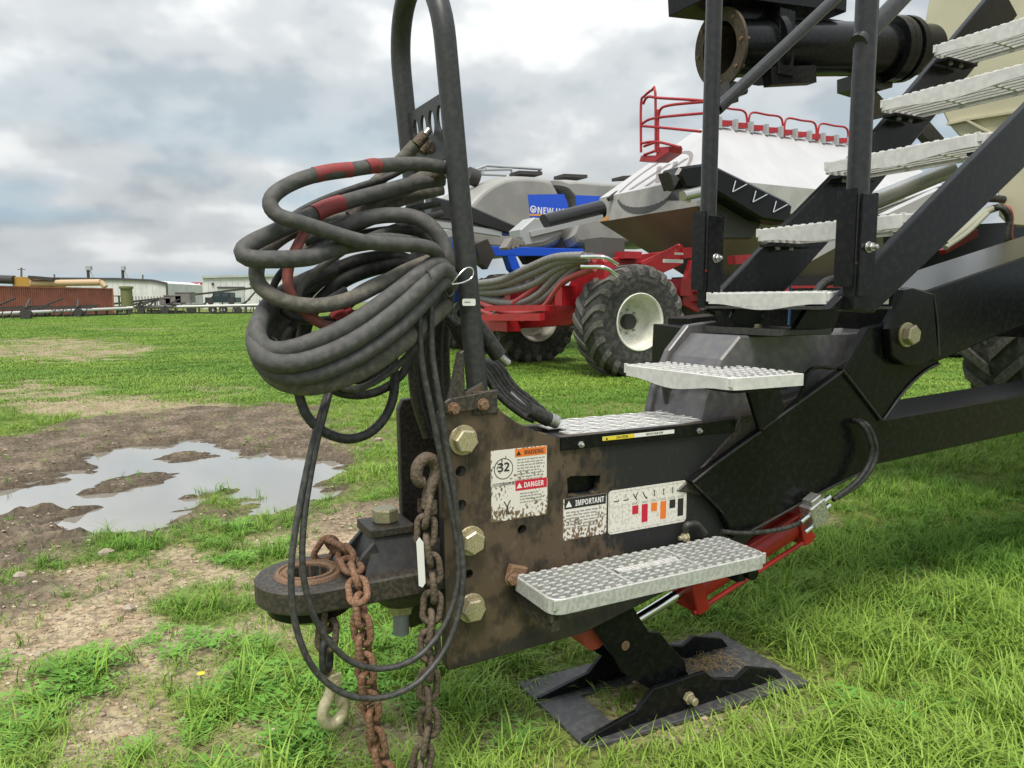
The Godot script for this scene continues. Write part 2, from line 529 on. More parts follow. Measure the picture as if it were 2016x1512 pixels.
# a printed sheet on the plane w; its content is laid out in fractions of its width and height, from the top left
class Sheet:
	var at: Vector3
	var wide: float
	var high: float
	func spot(x: float, y: float, lift := 0.0012) -> Vector3:
		return at + Vector3(x * wide, -y * high, lift)
func muddied(r: Rect2, low: float, high: float, sd: int) -> StandardMaterial3D:
	# white print with dried mud spatter; low and high say how much of it sticks at the bottom and at the top edge
	var wd := 256
	var hg := int(256 * r.size.y / r.size.x)
	var f := FastNoiseLite.new()
	f.seed = sd
	f.frequency = 70.0
	f.fractal_octaves = 4
	var b := FastNoiseLite.new()
	b.seed = sd + 5
	b.frequency = 14.0
	var im := Image.create(wd, hg, false, Image.FORMAT_RGB8)
	for j in hg:
		for i in wd:
			var u := float(i) / wd
			var v := float(j) / hg
			var rim: float = maxf(smoothstep(0.05, 0.0, u), maxf(smoothstep(0.05, 0.0, v), smoothstep(0.95, 1.0, v)))
			var cov := lerpf(high, low, smoothstep(0.35, 0.9, v)) + rim * 0.18
			var n := f.get_noise_2d(u * r.size.x * 1.3, v * r.size.y) * 0.5 + b.get_noise_2d(u * r.size.x, v * r.size.y) * 0.35 + 0.5
			var k := smoothstep(1.0 - cov, 1.04 - cov, n)
			var c := Vector3(0.74, 0.71, 0.66).lerp(Vector3(0.17, 0.115, 0.07), k)
			im.set_pixel(i, j, Color(c.x, c.y, c.z).linear_to_srgb())
	var m := StandardMaterial3D.new()
	m.albedo_texture = ImageTexture.create_from_image(im)
	m.uv1_scale = Vector3(1.0 / r.size.x, -1.0 / r.size.y, 1)
	m.uv1_offset = Vector3(-r.position.x / r.size.x, r.end.y / r.size.y, 0)
	m.roughness = 0.55
	return m
func sheet(called: String, tl: Array, br: Array, w: float, m: Material, parent: Node3D, label: String, radius := 0.004) -> Array:
	var a := W(tl[0], tl[1], w)
	var b := W(br[0], br[1], w)
	var s := Shape.new()
	s.prism(round_rect(Rect2(a.x, b.y, b.x - a.x, a.y - b.y), radius), w, w + 0.0009, 0.0)
	if m == M.sticker_specked:
		m = muddied(Rect2(a.x, b.y, b.x - a.x, a.y - b.y), 0.34, 0.24, 3)
	elif m == M.sticker_muddy:
		m = muddied(Rect2(a.x, b.y, b.x - a.x, a.y - b.y), 0.5, 0.26, int(tl[0]))
	var o := part(called, s, m, parent, label)
	var q := Sheet.new()
	q.at = Vector3(a.x, a.y, w)
	q.wide = b.x - a.x
	q.high = a.y - b.y
	return [o, q]
func round_rect(r: Rect2, k: float, seg := 4) -> PackedVector2Array:
	var o := PackedVector2Array()
	for i in 4:
		var c: Vector2 = [r.position + Vector2(k, k), Vector2(r.end.x - k, r.position.y + k), r.end - Vector2(k, k), Vector2(r.position.x + k, r.end.y - k)][i]
		for j in seg + 1:
			var a := PI + PI / 2 * i + PI / 2 * j / seg
			o.append(c + Vector2(cos(a), sin(a)) * k)
	return o
func patch(q: Sheet, x0: float, y0: float, x1: float, y1: float, called: String, m: Material, parent: Node3D, lift := 0.0009) -> void:
	var s := Shape.new()
	var a := q.spot(x0, y1, 0)
	var b := q.spot(x1, y0, 0)
	s.prism(PackedVector2Array([Vector2(a.x, a.y), Vector2(b.x, a.y), Vector2(b.x, b.y), Vector2(a.x, b.y)]), q.at.z + lift, q.at.z + lift + 0.0004, 0.0)
	part(called, s, m, parent)
func print_lines(q: Sheet, x0: float, x1: float, y0: float, y1: float, rows: int, m: Material, parent: Node3D) -> void:
	var s := Shape.new()
	for r in rows:
		var y := lerpf(y0, y1, (r + 0.5) / rows)
		var x := x0
		var stop := x1 - rng.randf() * (x1 - x0) * 0.25
		while x < stop:
			var l := (x1 - x0) * rng.randf_range(0.06, 0.16)
			var a := q.spot(x, y + (y1 - y0) / rows * 0.22, 0)
			var b := q.spot(minf(x + l, x1), y - (y1 - y0) / rows * 0.22, 0)
			s.prism(PackedVector2Array([Vector2(a.x, a.y), Vector2(b.x, a.y), Vector2(b.x, b.y), Vector2(a.x, b.y)]), q.at.z + 0.0009, q.at.z + 0.0012, 0.0)
			x += l + (x1 - x0) * 0.03
	part("small_print", s, m, parent)
func alert_mark(q: Sheet, x: float, y: float, h: float, m: Material, parent: Node3D) -> void:
	var c := q.spot(x, y, 0)
	var k := h * q.high
	var s := Shape.new()
	s.prism(PackedVector2Array([Vector2(c.x - k * 0.58, c.y - k * 0.5), Vector2(c.x + k * 0.58, c.y - k * 0.5), Vector2(c.x, c.y + k * 0.5)]), q.at.z + 0.0013, q.at.z + 0.0017, 0.0)
	part("alert_triangle", s, m, parent)
func stroke(q: Sheet, pts: Array, thick: float, called: String, m: Material, parent: Node3D, lift := 0.0012) -> void:
	var s := Shape.new()
	for i in pts.size() - 1:
		var a := q.spot(pts[i][0], pts[i][1], lift)
		var b := q.spot(pts[i + 1][0], pts[i + 1][1], lift)
		var d := (b - a).normalized()
		var n := Vector3(-d.y, d.x, 0) * thick * 0.5
		s.quad(a - n, b - n, b + n, a + n)
	part(called, s, m, parent)
func ring_stroke(q: Sheet, x: float, y: float, r: float, thick: float, m: Material, parent: Node3D) -> void:
	var pts := []
	for i in 25:
		pts.append([x + cos(TAU * i / 24.0) * r / q.wide, y + sin(TAU * i / 24.0) * r / q.high])
	stroke(q, pts, thick, "ring", m, parent)

func mud_coat() -> StandardMaterial3D:
	var wd := 900
	var hg := 450
	var a := FastNoiseLite.new()
	a.seed = 5
	a.frequency = 9.0
	a.fractal_octaves = 5
	var b := FastNoiseLite.new()
	b.seed = 9
	b.frequency = 46.0
	b.fractal_octaves = 3
	var im := Image.create(wd, hg, false, Image.FORMAT_RGB8)
	var paint := Vector3(0.013, 0.014, 0.015)
	for j in hg:
		var y := 1.05 - (j + 0.5) / hg * 0.8
		for i in wd:
			var u := 0.6 + (i + 0.5) / wd * 1.6
			var n1 := a.get_noise_2d(u, y)
			var n2 := b.get_noise_2d(u, y * 0.45)
			var edge := 1.17 + 0.12 * smoothstep(0.62, 0.45, y) + 0.05 * a.get_noise_2d(u * 0.3 + 7.0, y * 0.6)
			var k := smoothstep(0.03, -0.03, u - edge - n1 * 0.07 - n2 * 0.05)
			var mud := Vector3(0.098, 0.07, 0.043).lerp(Vector3(0.044, 0.032, 0.021), smoothstep(-0.25, 0.35, n1 + n2 * 0.5))
			mud = mud.lerp(Vector3(0.145, 0.108, 0.07), smoothstep(0.22, 0.5, n2) * 0.5)
			k *= 1.0 - smoothstep(0.34, 0.46, n2 + n1 * 0.35) * smoothstep(0.8, 1.05, u + n1 * 0.3) * 0.9
			k *= 1.0 - smoothstep(0.02, -0.01, (y - 0.33) - (u - 0.66) * 0.14 + n2 * 0.02) * 0.75
			if k < 0.5:
				k = maxf(k, smoothstep(0.55, 0.62, n2) * 0.25)
			var c := paint.lerp(mud, k)
			im.set_pixel(i, j, Color(c.x, c.y, c.z).linear_to_srgb())
	var m := StandardMaterial3D.new()
	m.albedo_texture = ImageTexture.create_from_image(im)
	m.uv1_scale = Vector3(0.625, -1.25, 1)
	m.uv1_offset = Vector3(-0.375, 1.3125, 0)
	m.roughness = 0.62
	return m

var tooth_bar := {}
func tread(called: String, parent: Node3D, at: Transform3D, long: float, deep: float, m: Material, label: String, bow := 0.02, skirt := 0.034, rows := 6) -> MeshInstance3D:
	# long runs along x, the rounded front edge faces +z, the top is y = 0
	var s := Shape.new()
	var rim := []
	var r := 0.035
	var hl := long / 2
	rim.append(Vector2(-hl, 0))
	rim.append(Vector2(-hl, deep - r))
	for j in range(1, 5):
		rim.append(Vector2(-hl + r - cos(PI / 2 * j / 5.0) * r, deep - r + sin(PI / 2 * j / 5.0) * r))
	for j in 15:
		rim.append(Vector2(lerpf(-hl + r, hl - r, j / 14.0), deep))
	for j in range(1, 5):
		rim.append(Vector2(hl - r + sin(PI / 2 * j / 5.0) * r, deep - r + cos(PI / 2 * j / 5.0) * r))
	rim.append(Vector2(hl, deep - r))
	rim.append(Vector2(hl, 0))
	var t := 0.006
	for i in rim.size():
		var a: Vector2 = rim[i]
		var b: Vector2 = rim[(i + 1) % rim.size()]
		var ca := (a - Vector2(0, deep * 0.5)) * Vector2(1.0 - t / hl, 1.0 - 2.0 * t / deep) + Vector2(0, deep * 0.5)
		var cb := (b - Vector2(0, deep * 0.5)) * Vector2(1.0 - t / hl, 1.0 - 2.0 * t / deep) + Vector2(0, deep * 0.5)
		var ha := skirt + (bow * (0.5 + 0.5 * cos(clampf(a.x / hl * 1.25, -1, 1) * PI)) if a.y > deep * 0.9 else 0.0)
		var hb := skirt + (bow * (0.5 + 0.5 * cos(clampf(b.x / hl * 1.25, -1, 1) * PI)) if b.y > deep * 0.9 else 0.0)
		var e := 0.0018
		var ma := a.lerp(ca, 0.3)
		var mb := b.lerp(cb, 0.3)
		s.quad(Vector3(a.x, -e, a.y), Vector3(b.x, -e, b.y), Vector3(b.x, -hb, b.y), Vector3(a.x, -ha, a.y))
		s.quad(Vector3(a.x, -e, a.y), Vector3(b.x, -e, b.y), Vector3(mb.x, 0, mb.y), Vector3(ma.x, 0, ma.y))
		s.quad(Vector3(ma.x, 0, ma.y), Vector3(mb.x, 0, mb.y), Vector3(cb.x, 0, cb.y), Vector3(ca.x, 0, ca.y))
		s.quad(Vector3(ca.x, 0, ca.y), Vector3(cb.x, 0, cb.y), Vector3(cb.x, -hb, cb.y), Vector3(ca.x, -ha, ca.y))
		s.quad(Vector3(a.x, -ha, a.y), Vector3(b.x, -hb, b.y), Vector3(cb.x, -hb, cb.y), Vector3(ca.x, -ha, ca.y))
	var o := copy(called, s.mesh(), m, parent, at, label)
	var key := "%s %s" % [long, deep]
	if not tooth_bar.has(key):
		tooth_bar[key] = []
		for ph in 2:
			var b := Shape.new()
			b.box(Vector3(0, -0.0155, 0), Vector3(long - 0.012, 0.024, 0.008))
			var k := int(long / 0.033)
			for i in k:
				b.box(Vector3(-hl + 0.014 + 0.033 * (i + 0.5 * ph), -0.001, 0), Vector3(0.0165, 0.0075, 0.008))
			tooth_bar[key].append(b.mesh())
	for i in rows:
		var z := lerpf(0.006, deep - 0.008, i / (rows - 1.0))
		copy("serrated_bar", tooth_bar[key][i % 2], m, o, at * Transform3D(Basis(), Vector3(0, 0.001, z)))
	for x in [-long / 6.0, long / 6.0]:
		var b := Shape.new()
		b.box(Vector3(0, -0.014, deep / 2), Vector3(0.008, 0.03, deep - 0.006))
		copy("cross_bar", b.mesh(), m, o, at * Transform3D(Basis(), Vector3(x, 0.001, 0)))
	return o

func wheel(parent: Node3D, at: Vector3, r: float, wide: float, rim_r: float, lugs := 20, called := "wheel") -> void:
	# the axle runs along w; at is the centre of the wheel
	var s := Shape.new()
	var h := wide / 2
	var pr := []
	for q in [[rim_r, -h * 0.8], [rim_r + 0.03, -h * 0.92], [lerpf(rim_r, r, 0.45), -h], [lerpf(rim_r, r, 0.75), -h * 0.97], [r * 0.955, -h * 0.86], [r * 0.965, -h * 0.5], [r * 0.97, 0], [r * 0.965, h * 0.5], [r * 0.955, h * 0.86], [lerpf(rim_r, r, 0.75), h * 0.97], [lerpf(rim_r, r, 0.45), h], [rim_r + 0.03, h * 0.92], [rim_r, h * 0.8]]:
		pr.append(Vector2(q[0], q[1]))
	s.lathe(pr, 48)
	var xf := Transform3D(ROLL, at)
	var o := copy(called, s.mesh(), M.tyre, parent, xf)
	var lug := Shape.new()
	var pts := []
	for j in 7:
		var f := j / 6.0
		var ang := 0.30 * f
		var rr := r * (0.995 if f < 0.8 else 0.995 - (f - 0.8) * 0.42)
		pts.append([ang, rr, lerpf(0.01, h * 1.01, minf(1.0, f * 1.06))])
	for j in 6:
		var c0 := []
		for e in [pts[j], pts[j + 1]]:
			for k in [-0.055, 0.055]:
				for d in [0.0, -0.11]:
					var an: float = e[0] + k * (1.0 + (0.35 if d < 0.0 else 0.0))
					c0.append(Vector3(cos(an) * (e[1] + d * r), e[2], sin(an) * (e[1] + d * r)))
		lug.quad(c0[0], c0[2], c0[6], c0[4])
		lug.quad(c0[0], c0[1], c0[5], c0[4])
		lug.quad(c0[2], c0[3], c0[7], c0[6])
		if j == 0:
			lug.quad(c0[0], c0[1], c0[3], c0[2])
		if j == 5:
			lug.quad(c0[4], c0[5], c0[7], c0[6])
	var lm := lug.mesh()
	for k in lugs:
		for sd in [1, -1]:
			var an: float = TAU * (k + (0.5 if sd < 0 else 0.0)) / lugs
			var b := Basis(Vector3.UP, an)
			if sd < 0:
				b = b * Basis(Vector3(1, 0, 0), Vector3(0, -1, 0), Vector3(0, 0, 1))
			copy("lug", lm, M.lug, o, xf * Transform3D(b, Vector3.ZERO))
	var rm := Shape.new()
	var rp := []
	for q in [[rim_r + 0.025, h * 0.93], [rim_r + 0.01, h * 0.96], [rim_r - 0.02, h * 0.9], [rim_r - 0.03, h * 0.55], [rim_r - 0.07, h * 0.2], [rim_r * 0.78, -h * 0.12], [rim_r * 0.66, -h * 0.2], [0.001, -h * 0.2]]:
		rp.append(Vector2(q[0], q[1]))
	rm.lathe(rp, 40)
	copy("rim", rm.mesh(), M.rim, o, xf)
	var hub := Shape.new()
	hub.lathe([Vector2(0.13, -h * 0.2), Vector2(0.13, h * 0.1), Vector2(0.11, h * 0.16), Vector2(0.001, h * 0.16)], 20)
	copy("hub", hub.mesh(), M.dark_iron, o, xf)
	for k in 8:
		var nt := Shape.new()
		nt.lathe([Vector2(0.022, 0), Vector2(0.022, 0.04), Vector2(0.001, 0.045)], 6)
		copy("wheel_nut", nt.mesh(), M.frame_grey, o, xf * Transform3D(Basis(), Vector3(cos(TAU * k / 8) * 0.2, -h * 0.2, sin(TAU * k / 8) * 0.2)))

const WN := -1.65
func hitch_block(tongue: Node3D) -> void:
	var a := W(734, 1052, -1.72)
	var b := W(806, 1050, -1.72)
	var y0 := 0.591
	var y1 := a.y
	var s := Shape.new()
	var lo := [Vector3(a.x - 0.03, y0, -1.695), Vector3(b.x + 0.06, y0, -1.695), Vector3(b.x + 0.06, y0, -1.865), Vector3(a.x - 0.03, y0, -1.865)]
	var hi := [Vector3(a.x + 0.012, y1 - 0.012, -1.735), Vector3(b.x + 0.01, y1 - 0.012, -1.735), Vector3(b.x + 0.01, y1 - 0.012, -1.825), Vector3(a.x + 0.012, y1 - 0.012, -1.825)]
	for i in 4:
		var j := (i + 1) % 4
		s.quad(lo[i], lo[j], hi[j], hi[i])
	var block := part("hitch_block", s, M.black_dusty, tongue)
	s = Shape.new()
	s.box(Vector3((a.x + b.x) / 2 + 0.004, y1 - 0.002, -1.78), Vector3(b.x - a.x + 0.02, 0.022, 0.115))
	part("cap_plate", s, M.black_worn, block)
	for w in [-1.725, -1.835]:
		s = Shape.new()
		s.prism(PackedVector2Array([Vector2(a.x - 0.062, y0 + 0.002), Vector2(a.x - 0.04, y0 + 0.028), Vector2(a.x + 0.004, y1 - 0.02), Vector2(a.x + 0.03, y0 + 0.002)]), w - 0.008, w + 0.008, 0.002)
		part("gusset", s, M.black_dusty, block)
	s = Shape.new()
	s.rod(Vector3(b.x + 0.03, y0 + 0.035, -1.70), Vector3(b.x + 0.15, y0 + 0.035, -1.70), 0.03, 16)
	part("pivot_barrel", s, M.black_worn, block)
	var mid := Vector3((a.x + b.x) / 2 + 0.005, y1 + 0.009, -1.78)
	copy("bolt", bolt_mesh(0.034, 0.036, false), M.zinc, block, Transform3D(FLAT * spin(0.5), mid))
	s = Shape.new()
	s.xf = Transform3D(Basis(), Vector3(mid.x + 0.03, 0.535, -1.76))
	s.lathe([Vector2(0.085, 0), Vector2(0.082, -0.018), Vector2(0.055, -0.05), Vector2(0.04, -0.052), Vector2(0.001, -0.052)], 24)
	part("lower_boss", s, M.black_worn, block)
	s = Shape.new()
	s.xf = Transform3D(Basis(Vector3(1, 0, 0), Vector3(0, 0, 1), Vector3(0, -1, 0)), Vector3(mid.x + 0.03, 0.483, -1.76))
	s.prism(circle(Vector2.ZERO, 0.04, 20), 0.0, 0.006, 0.001)
	s.prism(hexagon(0.034), 0.006, 0.03, 0.003)
	part("king_nut", s, M.zinc, block)
	s = Shape.new()
	var lowpt := Vector3(mid.x + 0.03, 0.455, -1.76)
	s.tube(curve([lowpt, lowpt + Vector3(0, -0.06, 0)], 0.0012), 0.0205, 14, false, 0.0007, 0.0036)
	part("king_thread", s, M.frame_grey, block)

func welds(t: Node3D) -> void:
	for q in [[[[1661, 729], [1700, 780], [1737, 829]], -1.612], [[[1364, 950], [1420, 905], [1497, 850]], -1.6195], [[[1500, 846], [1580, 788], [1658, 732]], -1.6195], [[[1366, 952], [1422, 1008], [1446, 1058]], -1.625], [[[1717, 920], [1623, 966], [1465, 1053]], -1.622], [[[1850, 716], [1820, 732], [1781, 770], [1740, 826]], -1.61], [[[1838, 580], [1846, 640], [1848, 700]], -1.596]]:
		var y := []
		for p in q[0]:
			y.append(W(p[0], p[1], q[1]))
		var s := Shape.new()
		s.tube(curve(y, 0.003), 0.0042, 7, false, 0.0008, 0.009)
		part("weld_bead", s, M.black_dusty, t)

func seed_cart() -> void:
	var t := thing("seed_cart", "black wheeled seed cart with muddy drawbar, aluminium stairs and cream tank", "seed cart", Vector3(1.9, 0, -1.78))
	var big_bolt := bolt_mesh(0.031, 0.03)
	var mid_bolt := bolt_mesh(0.016, 0.016)
	var stud := stud_mesh(0.006)
	# --- drawbar side plates
	var holes := []
	for q in [[907, 928, 0.0145], [908, 995, 0.0145], [1028, 1043, 0.0135], [923, 1130, 0.012]]:
		var l := W(q[0], q[1], WN)
		holes.append(circle(Vector2(l.x, l.y), q[2], 16))
	var slot := outline([[1116, 942], [1124, 937], [1182, 936], [1180, 962], [1168, 972], [1118, 976]], WN)
	holes.append(slot)
	var near := [[884, 1321], [878, 1312], [872, 1020], [866, 815], [872, 802], [885, 790], [950, 752], [962, 784], [985, 808], [1015, 830], [1060, 850], [1104, 860], [1340, 838], [1448, 821], [1500, 860], [1500, 1040], [1440, 1100], [1150, 1247]]
	var np := outline(near, WN)
	var s := Shape.new()
	s.prism(np, WN - 0.026, WN, 0.003, holes)
	var mud := mud_coat()
	var side := part("drawbar_side_plate", s, mud, t, "mud-caked side plate with bolts and safety stickers")
	s = Shape.new()
	s.prism(PackedVector2Array([Vector2(0.69, 0.335), Vector2(0.672, 0.35), Vector2(0.663, 0.96), Vector2(0.675, 0.985), Vector2(0.80, 1.0), Vector2(1.0, 0.885), Vector2(1.9, 0.87), Vector2(1.9, 0.6), Vector2(1.1, 0.42)]), -1.925, -1.9, 0.003)
	part("drawbar_side_plate", s, M.black_worn, t)
	s = Shape.new()
	s.prism(PackedVector2Array([Vector2(1.02, 0.44), Vector2(1.02, 0.84), Vector2(1.9, 0.84), Vector2(1.9, 0.62)]), -1.9, WN - 0.03, 0.002)
	part("drawbar_box", s, M.black, t)
	for q in [[911, 866], [926, 1064], [927, 1196]]:
		copy("bolt", big_bolt, M.zinc, side, Transform3D(spin(rng.randf()), W(q[0], q[1], WN)))
	for q in [[1140, 874], [1372, 847]]:
		copy("stud", stud, M.steel, side, Transform3D(Basis(), W(q[0], q[1], WN)))
	s = Shape.new()
	var p0 := W(1000, 1128, WN)
	s.box(p0 + Vector3(0.02, 0.006, 0.012), Vector3(0.05, 0.028, 0.024), spin(-0.3))
	part("lug_block", s, M.bolt_rust, side)
	copy("bolt", mid_bolt, M.bolt_rust, side, Transform3D(Basis(), p0 + Vector3(0.0, -0.008, 0.02)))
	# --- stickers
	stickers(side)
	# --- hitch tongue with ring
	var ring := Vector3(0.384, 0.591, -1.78)
	s = Shape.new()
	s.xf = Transform3D(FLAT, Vector3(0, 0.535, 0))
	var o := PackedVector2Array()
	for i in 17:
		var an := PI / 2 + PI * i / 16.0
		o.append(Vector2(ring.x, 1.78) + Vector2(cos(an), sin(an)) * 0.127)
	o.append(Vector2(0.74, 1.655))
	o.append(Vector2(0.74, 1.895))
	s.prism(o, 0.0, 0.056, 0.005, [circle(Vector2(ring.x, 1.78), 0.05, 24)])
	var tongue := part("hitch_tongue", s, M.black_worn, t, "scuffed black tow tongue with pin hole")
	s = Shape.new()
	s.xf = Transform3D(Basis(), ring)
	s.lathe([Vector2(0.05, -0.05), Vector2(0.05, 0.006), Vector2(0.053, 0.009), Vector2(0.062, 0.009), Vector2(0.063, 0.004), Vector2(0.069, 0.004), Vector2(0.07, 0.008), Vector2(0.078, 0.007), Vector2(0.082, 0.0)], 36)
	part("pin_bushing", s, M.bolt_rust, tongue)
	s = Shape.new()
	s.xf = Transform3D(Basis(), ring)
	s.lathe([Vector2(0.05, -0.056), Vector2(0.05, -0.1), Vector2(0.075, -0.1), Vector2(0.1, -0.085), Vector2(0.105, -0.056)], 30)
	part("lower_boss", s, M.black, tongue)
	s = Shape.new()
	hitch_block(tongue)
	# --- platform grip plate
	var grip := Shape.new()
	var cw := 0.069
	var cd := 0.056
	var oval := PackedVector2Array()
	for i in 14:
		oval.append(Vector2(cos(TAU * i / 14.0) * 0.025, sin(TAU * i / 14.0) * 0.015))
	grip.prism(PackedVector2Array([Vector2(-cw / 2, -cd / 2), Vector2(cw / 2, -cd / 2), Vector2(cw / 2, cd / 2), Vector2(-cw / 2, cd / 2)]), 0.0, 0.004, 0.0, [oval])
	var lip := PackedVector3Array()
	for i in 14:
		lip.append(Vector3(oval[i].x * 1.06, oval[i].y * 1.1, 0.005))
	grip.tube(lip, 0.0035, 6, true)
	var gm := grip.mesh()
	s = Shape.new()
	s.box(Vector3(1.30, 0.862, -1.785), Vector3(0.5, 0.006, 0.22))
	var plat := part("grip_platform", s, M.black, t)
	for i in 7:
		for j in 4:
			copy("grip_cell", gm, M.alu, plat, Transform3D(FLAT, Vector3(1.10 + cw * (i + (0.5 if j % 2 else 0.0)), 0.89, -1.70 - cd * j)))
	s = Shape.new()
	s.box(Vector3(1.33, 0.876, WN + 0.004), Vector3(0.62, 0.036, 0.007))
	part("platform_edge", s, M.black, plat)
	# --- gooseneck
	var gl := plate("gooseneck_side", [[1362, 948], [1497, 848], [1661, 729], [1735, 830], [1712, 922], [1623, 965], [1461, 1052], [1446, 1060], [1422, 1008]], -1.62, 0.035, M.black, t, 0.004)
	plate("gooseneck_side", [[1662, 727], [1711, 646], [1753, 634], [1790, 566], [1835, 574], [1850, 717], [1820, 731], [1781, 769], [1738, 828]], -1.615, 0.035, M.black, t, 0.004)
	s = Shape.new()
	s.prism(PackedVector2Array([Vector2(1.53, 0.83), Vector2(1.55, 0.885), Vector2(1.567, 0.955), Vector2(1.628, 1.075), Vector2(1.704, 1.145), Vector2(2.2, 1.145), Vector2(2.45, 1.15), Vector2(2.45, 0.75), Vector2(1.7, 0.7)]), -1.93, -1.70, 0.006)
	part("gooseneck_box", s, M.guard_sheen, t)
	s = Shape.new()
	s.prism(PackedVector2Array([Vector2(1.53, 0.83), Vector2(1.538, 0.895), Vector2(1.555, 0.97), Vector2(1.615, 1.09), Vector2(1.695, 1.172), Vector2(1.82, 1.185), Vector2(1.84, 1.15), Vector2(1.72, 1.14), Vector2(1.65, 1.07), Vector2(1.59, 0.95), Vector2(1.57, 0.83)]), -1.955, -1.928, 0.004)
	part("gooseneck_flange", s, M.guard_sheen, t)
	s = Shape.new()
	s.prism(PackedVector2Array([Vector2(1.42, 0.70), Vector2(1.50, 0.75), Vector2(1.64, 0.86), Vector2(1.66, 0.9), Vector2(1.9, 0.95), Vector2(2.3, 1.0), Vector2(2.3, 0.72), Vector2(1.8, 0.6)]), -1.71, -1.645, 0.004)
	part("gooseneck_web", s, M.black_worn, t)
	s = Shape.new()
	s.prism(outline([[1757, 700], [1752, 648], [1779, 570], [1800, 567], [1838, 578], [1848, 700], [1812, 722], [1780, 718]], -1.58), -1.61, -1.58, 0.004)
	var br := part("knuckle_bracket", s, M.black, t)
	copy("bolt", bolt_mesh(0.034, 0.034), M.zinc, br, Transform3D(spin(0.35), W(1784, 659, -1.58)))
	s = Shape.new()
	s.prism(PackedVector2Array([Vector2(2.40, 1.285), Vector2(2.47, 1.29), Vector2(6.0, 2.08), Vector2(6.0, 1.85), Vector2(2.557, 1.04), Vector2(2.44, 1.06)]), -1.9, -1.6, 0.006)
	part("upper_beam", s, M.black, t)
	s = Shape.new()
	s.prism(PackedVector2Array([Vector2(2.15, 0.84), Vector2(6.0, 0.99), Vector2(6.0, 0.85), Vector2(2.15, 0.682)]), -1.87, -1.635, 0.006)
	part("lower_beam", s, M.black, t)
	s = Shape.new()
	s.tube(curve([W(1568, 792, -1.6), W(1580, 768, -1.585), W(1585, 742, -1.58), W(1597, 727, -1.58), W(1618, 722, -1.58), W(1640, 724, -1.585), W(1662, 712, -1.6)], 0.008), 0.0065, 8)
	part("grab_hook", s, M.black, t)
	welds(t)
	# --- stairs
	var stair := [[1.425, 1.05, 0.27, -1.445, -1.93], [1.74, 1.277, 0.25, -1.405, -1.905], [2.055, 1.507, 0.24, -1.405, -2.0], [2.395, 1.772, 0.24, -1.405, -2.0], [2.70, 2.035, 0.24, -1.405, -2.0], [3.01, 2.29, 0.24, -1.405, -2.0]]
	var spots := ["lowest stair tread over the black gooseneck", "second stair tread, level with the railing sockets", "third stair tread between the stringers", "fourth stair tread between the stringers", "fifth stair tread between the stringers", "uppermost stair tread in view"]
	for i in stair.size():
		var q: Array = stair[i]
		var ln: float = q[3] - q[4]
		var xf := Transform3D(ACROSS, Vector3(q[0] + q[2], q[1], (q[3] + q[4]) / 2))
		tread("stair_tread", t, xf, snappedf(ln, 0.005), q[2], M.alu_white, spots[i], 0.018, 0.034 if i < 2 else 0.04, 7)
		if i > 1:
			s = Shape.new()
			s.box(Vector3(q[0] + 0.13, q[1] - 0.055, -1.97), Vector3(0.2, 0.01, 0.06))
			part("tread_bracket", s, M.black, t)
			s = Shape.new()
			s.box(Vector3(q[0] + 0.13, q[1] - 0.055, -1.44), Vector3(0.2, 0.01, 0.06))
			part("tread_bracket", s, M.black, t)
			for k in [0.09, 0.16]:
				copy("bolt", bolt_mesh(0.008, 0.008), M.steel, t, Transform3D(Basis(Vector3(1, 0, 0), Vector3(0, 0, 1), Vector3(0, -1, 0)), Vector3(q[0] + k, q[1] - 0.061, -1.97)))
	# far and near stringers
	s = Shape.new()
	s.prism(PackedVector2Array([Vector2(1.85, 1.22), Vector2(1.93, 1.293), Vector2(2.5, 1.745), Vector2(2.755, 1.955), Vector2(3.5, 2.64), Vector2(3.65, 2.53), Vector2(2.70, 1.665), Vector2(2.08, 1.15)]), -2.05, -2.02, 0.004)
	part("stair_stringer", s, M.black, t)
	s = Shape.new()
	s.prism(outline([[1632, 609], [1652, 588], [1905, 326], [2016, 214], [2500, -275], [2500, -150], [2016, 332], [1722, 617]], -1.37), -1.40, -1.37, 0.004)
	var st := part("stair_stringer", s, M.black, t)
	s = Shape.new()
	for q in [[1640, 596], [1905, 326]]:
		pass
	s.bar(W(1652, 592, -1.40) + Vector3(0, 0.004, 0), W(2400, -176, -1.40) + Vector3(0, 0.004, 0), 0.05, 0.008, Vector3(-0.7, 0.7, 0))
	part("stringer_flange", s, M.black, st)
	# posts
	for q in [[1.785, -1.37, 0.029], [1.785, -1.945, 0.027]]:
		var post := Shape.new()
		post.rod(Vector3(q[0], 1.36, q[1]), Vector3(q[0], 2.9, q[1]), q[2], 20)
		part("rail_post", post, M.rail, t)
		var sk := Shape.new()
		sk.box(Vector3(q[0] + 0.002, 1.40, q[1] + 0.034), Vector3(0.056, 0.27, 0.008))
		sk.box(Vector3(q[0] - 0.034, 1.42, q[1] - 0.004), Vector3(0.008, 0.26, 0.06))
		sk.box(Vector3(q[0] + 0.034, 1.43, q[1] + 0.012), Vector3(0.008, 0.22, 0.05))
		sk.box(Vector3(q[0] - 0.016, 1.29, q[1] + 0.01), Vector3(0.032, 0.12, 0.04))
		part("post_socket", sk, M.black, t)
		copy("stud", stud_mesh(0.008), M.steel, t, Transform3D(Basis(), Vector3(q[0] + 0.004, 1.395, q[1] + 0.038)))
	var bc := Shape.new()
	bc.rod(W(1412, 215, -1.945), W(1652, -10, -1.945), 0.021)
	part("rail_brace", bc, M.rail, t)
	bc = Shape.new()
	bc.rod(W(1690, 85, -1.37), W(1790, -20, -1.37), 0.024)
	part("rail_brace", bc, M.rail, t)
	# stair base
	s = Shape.new()
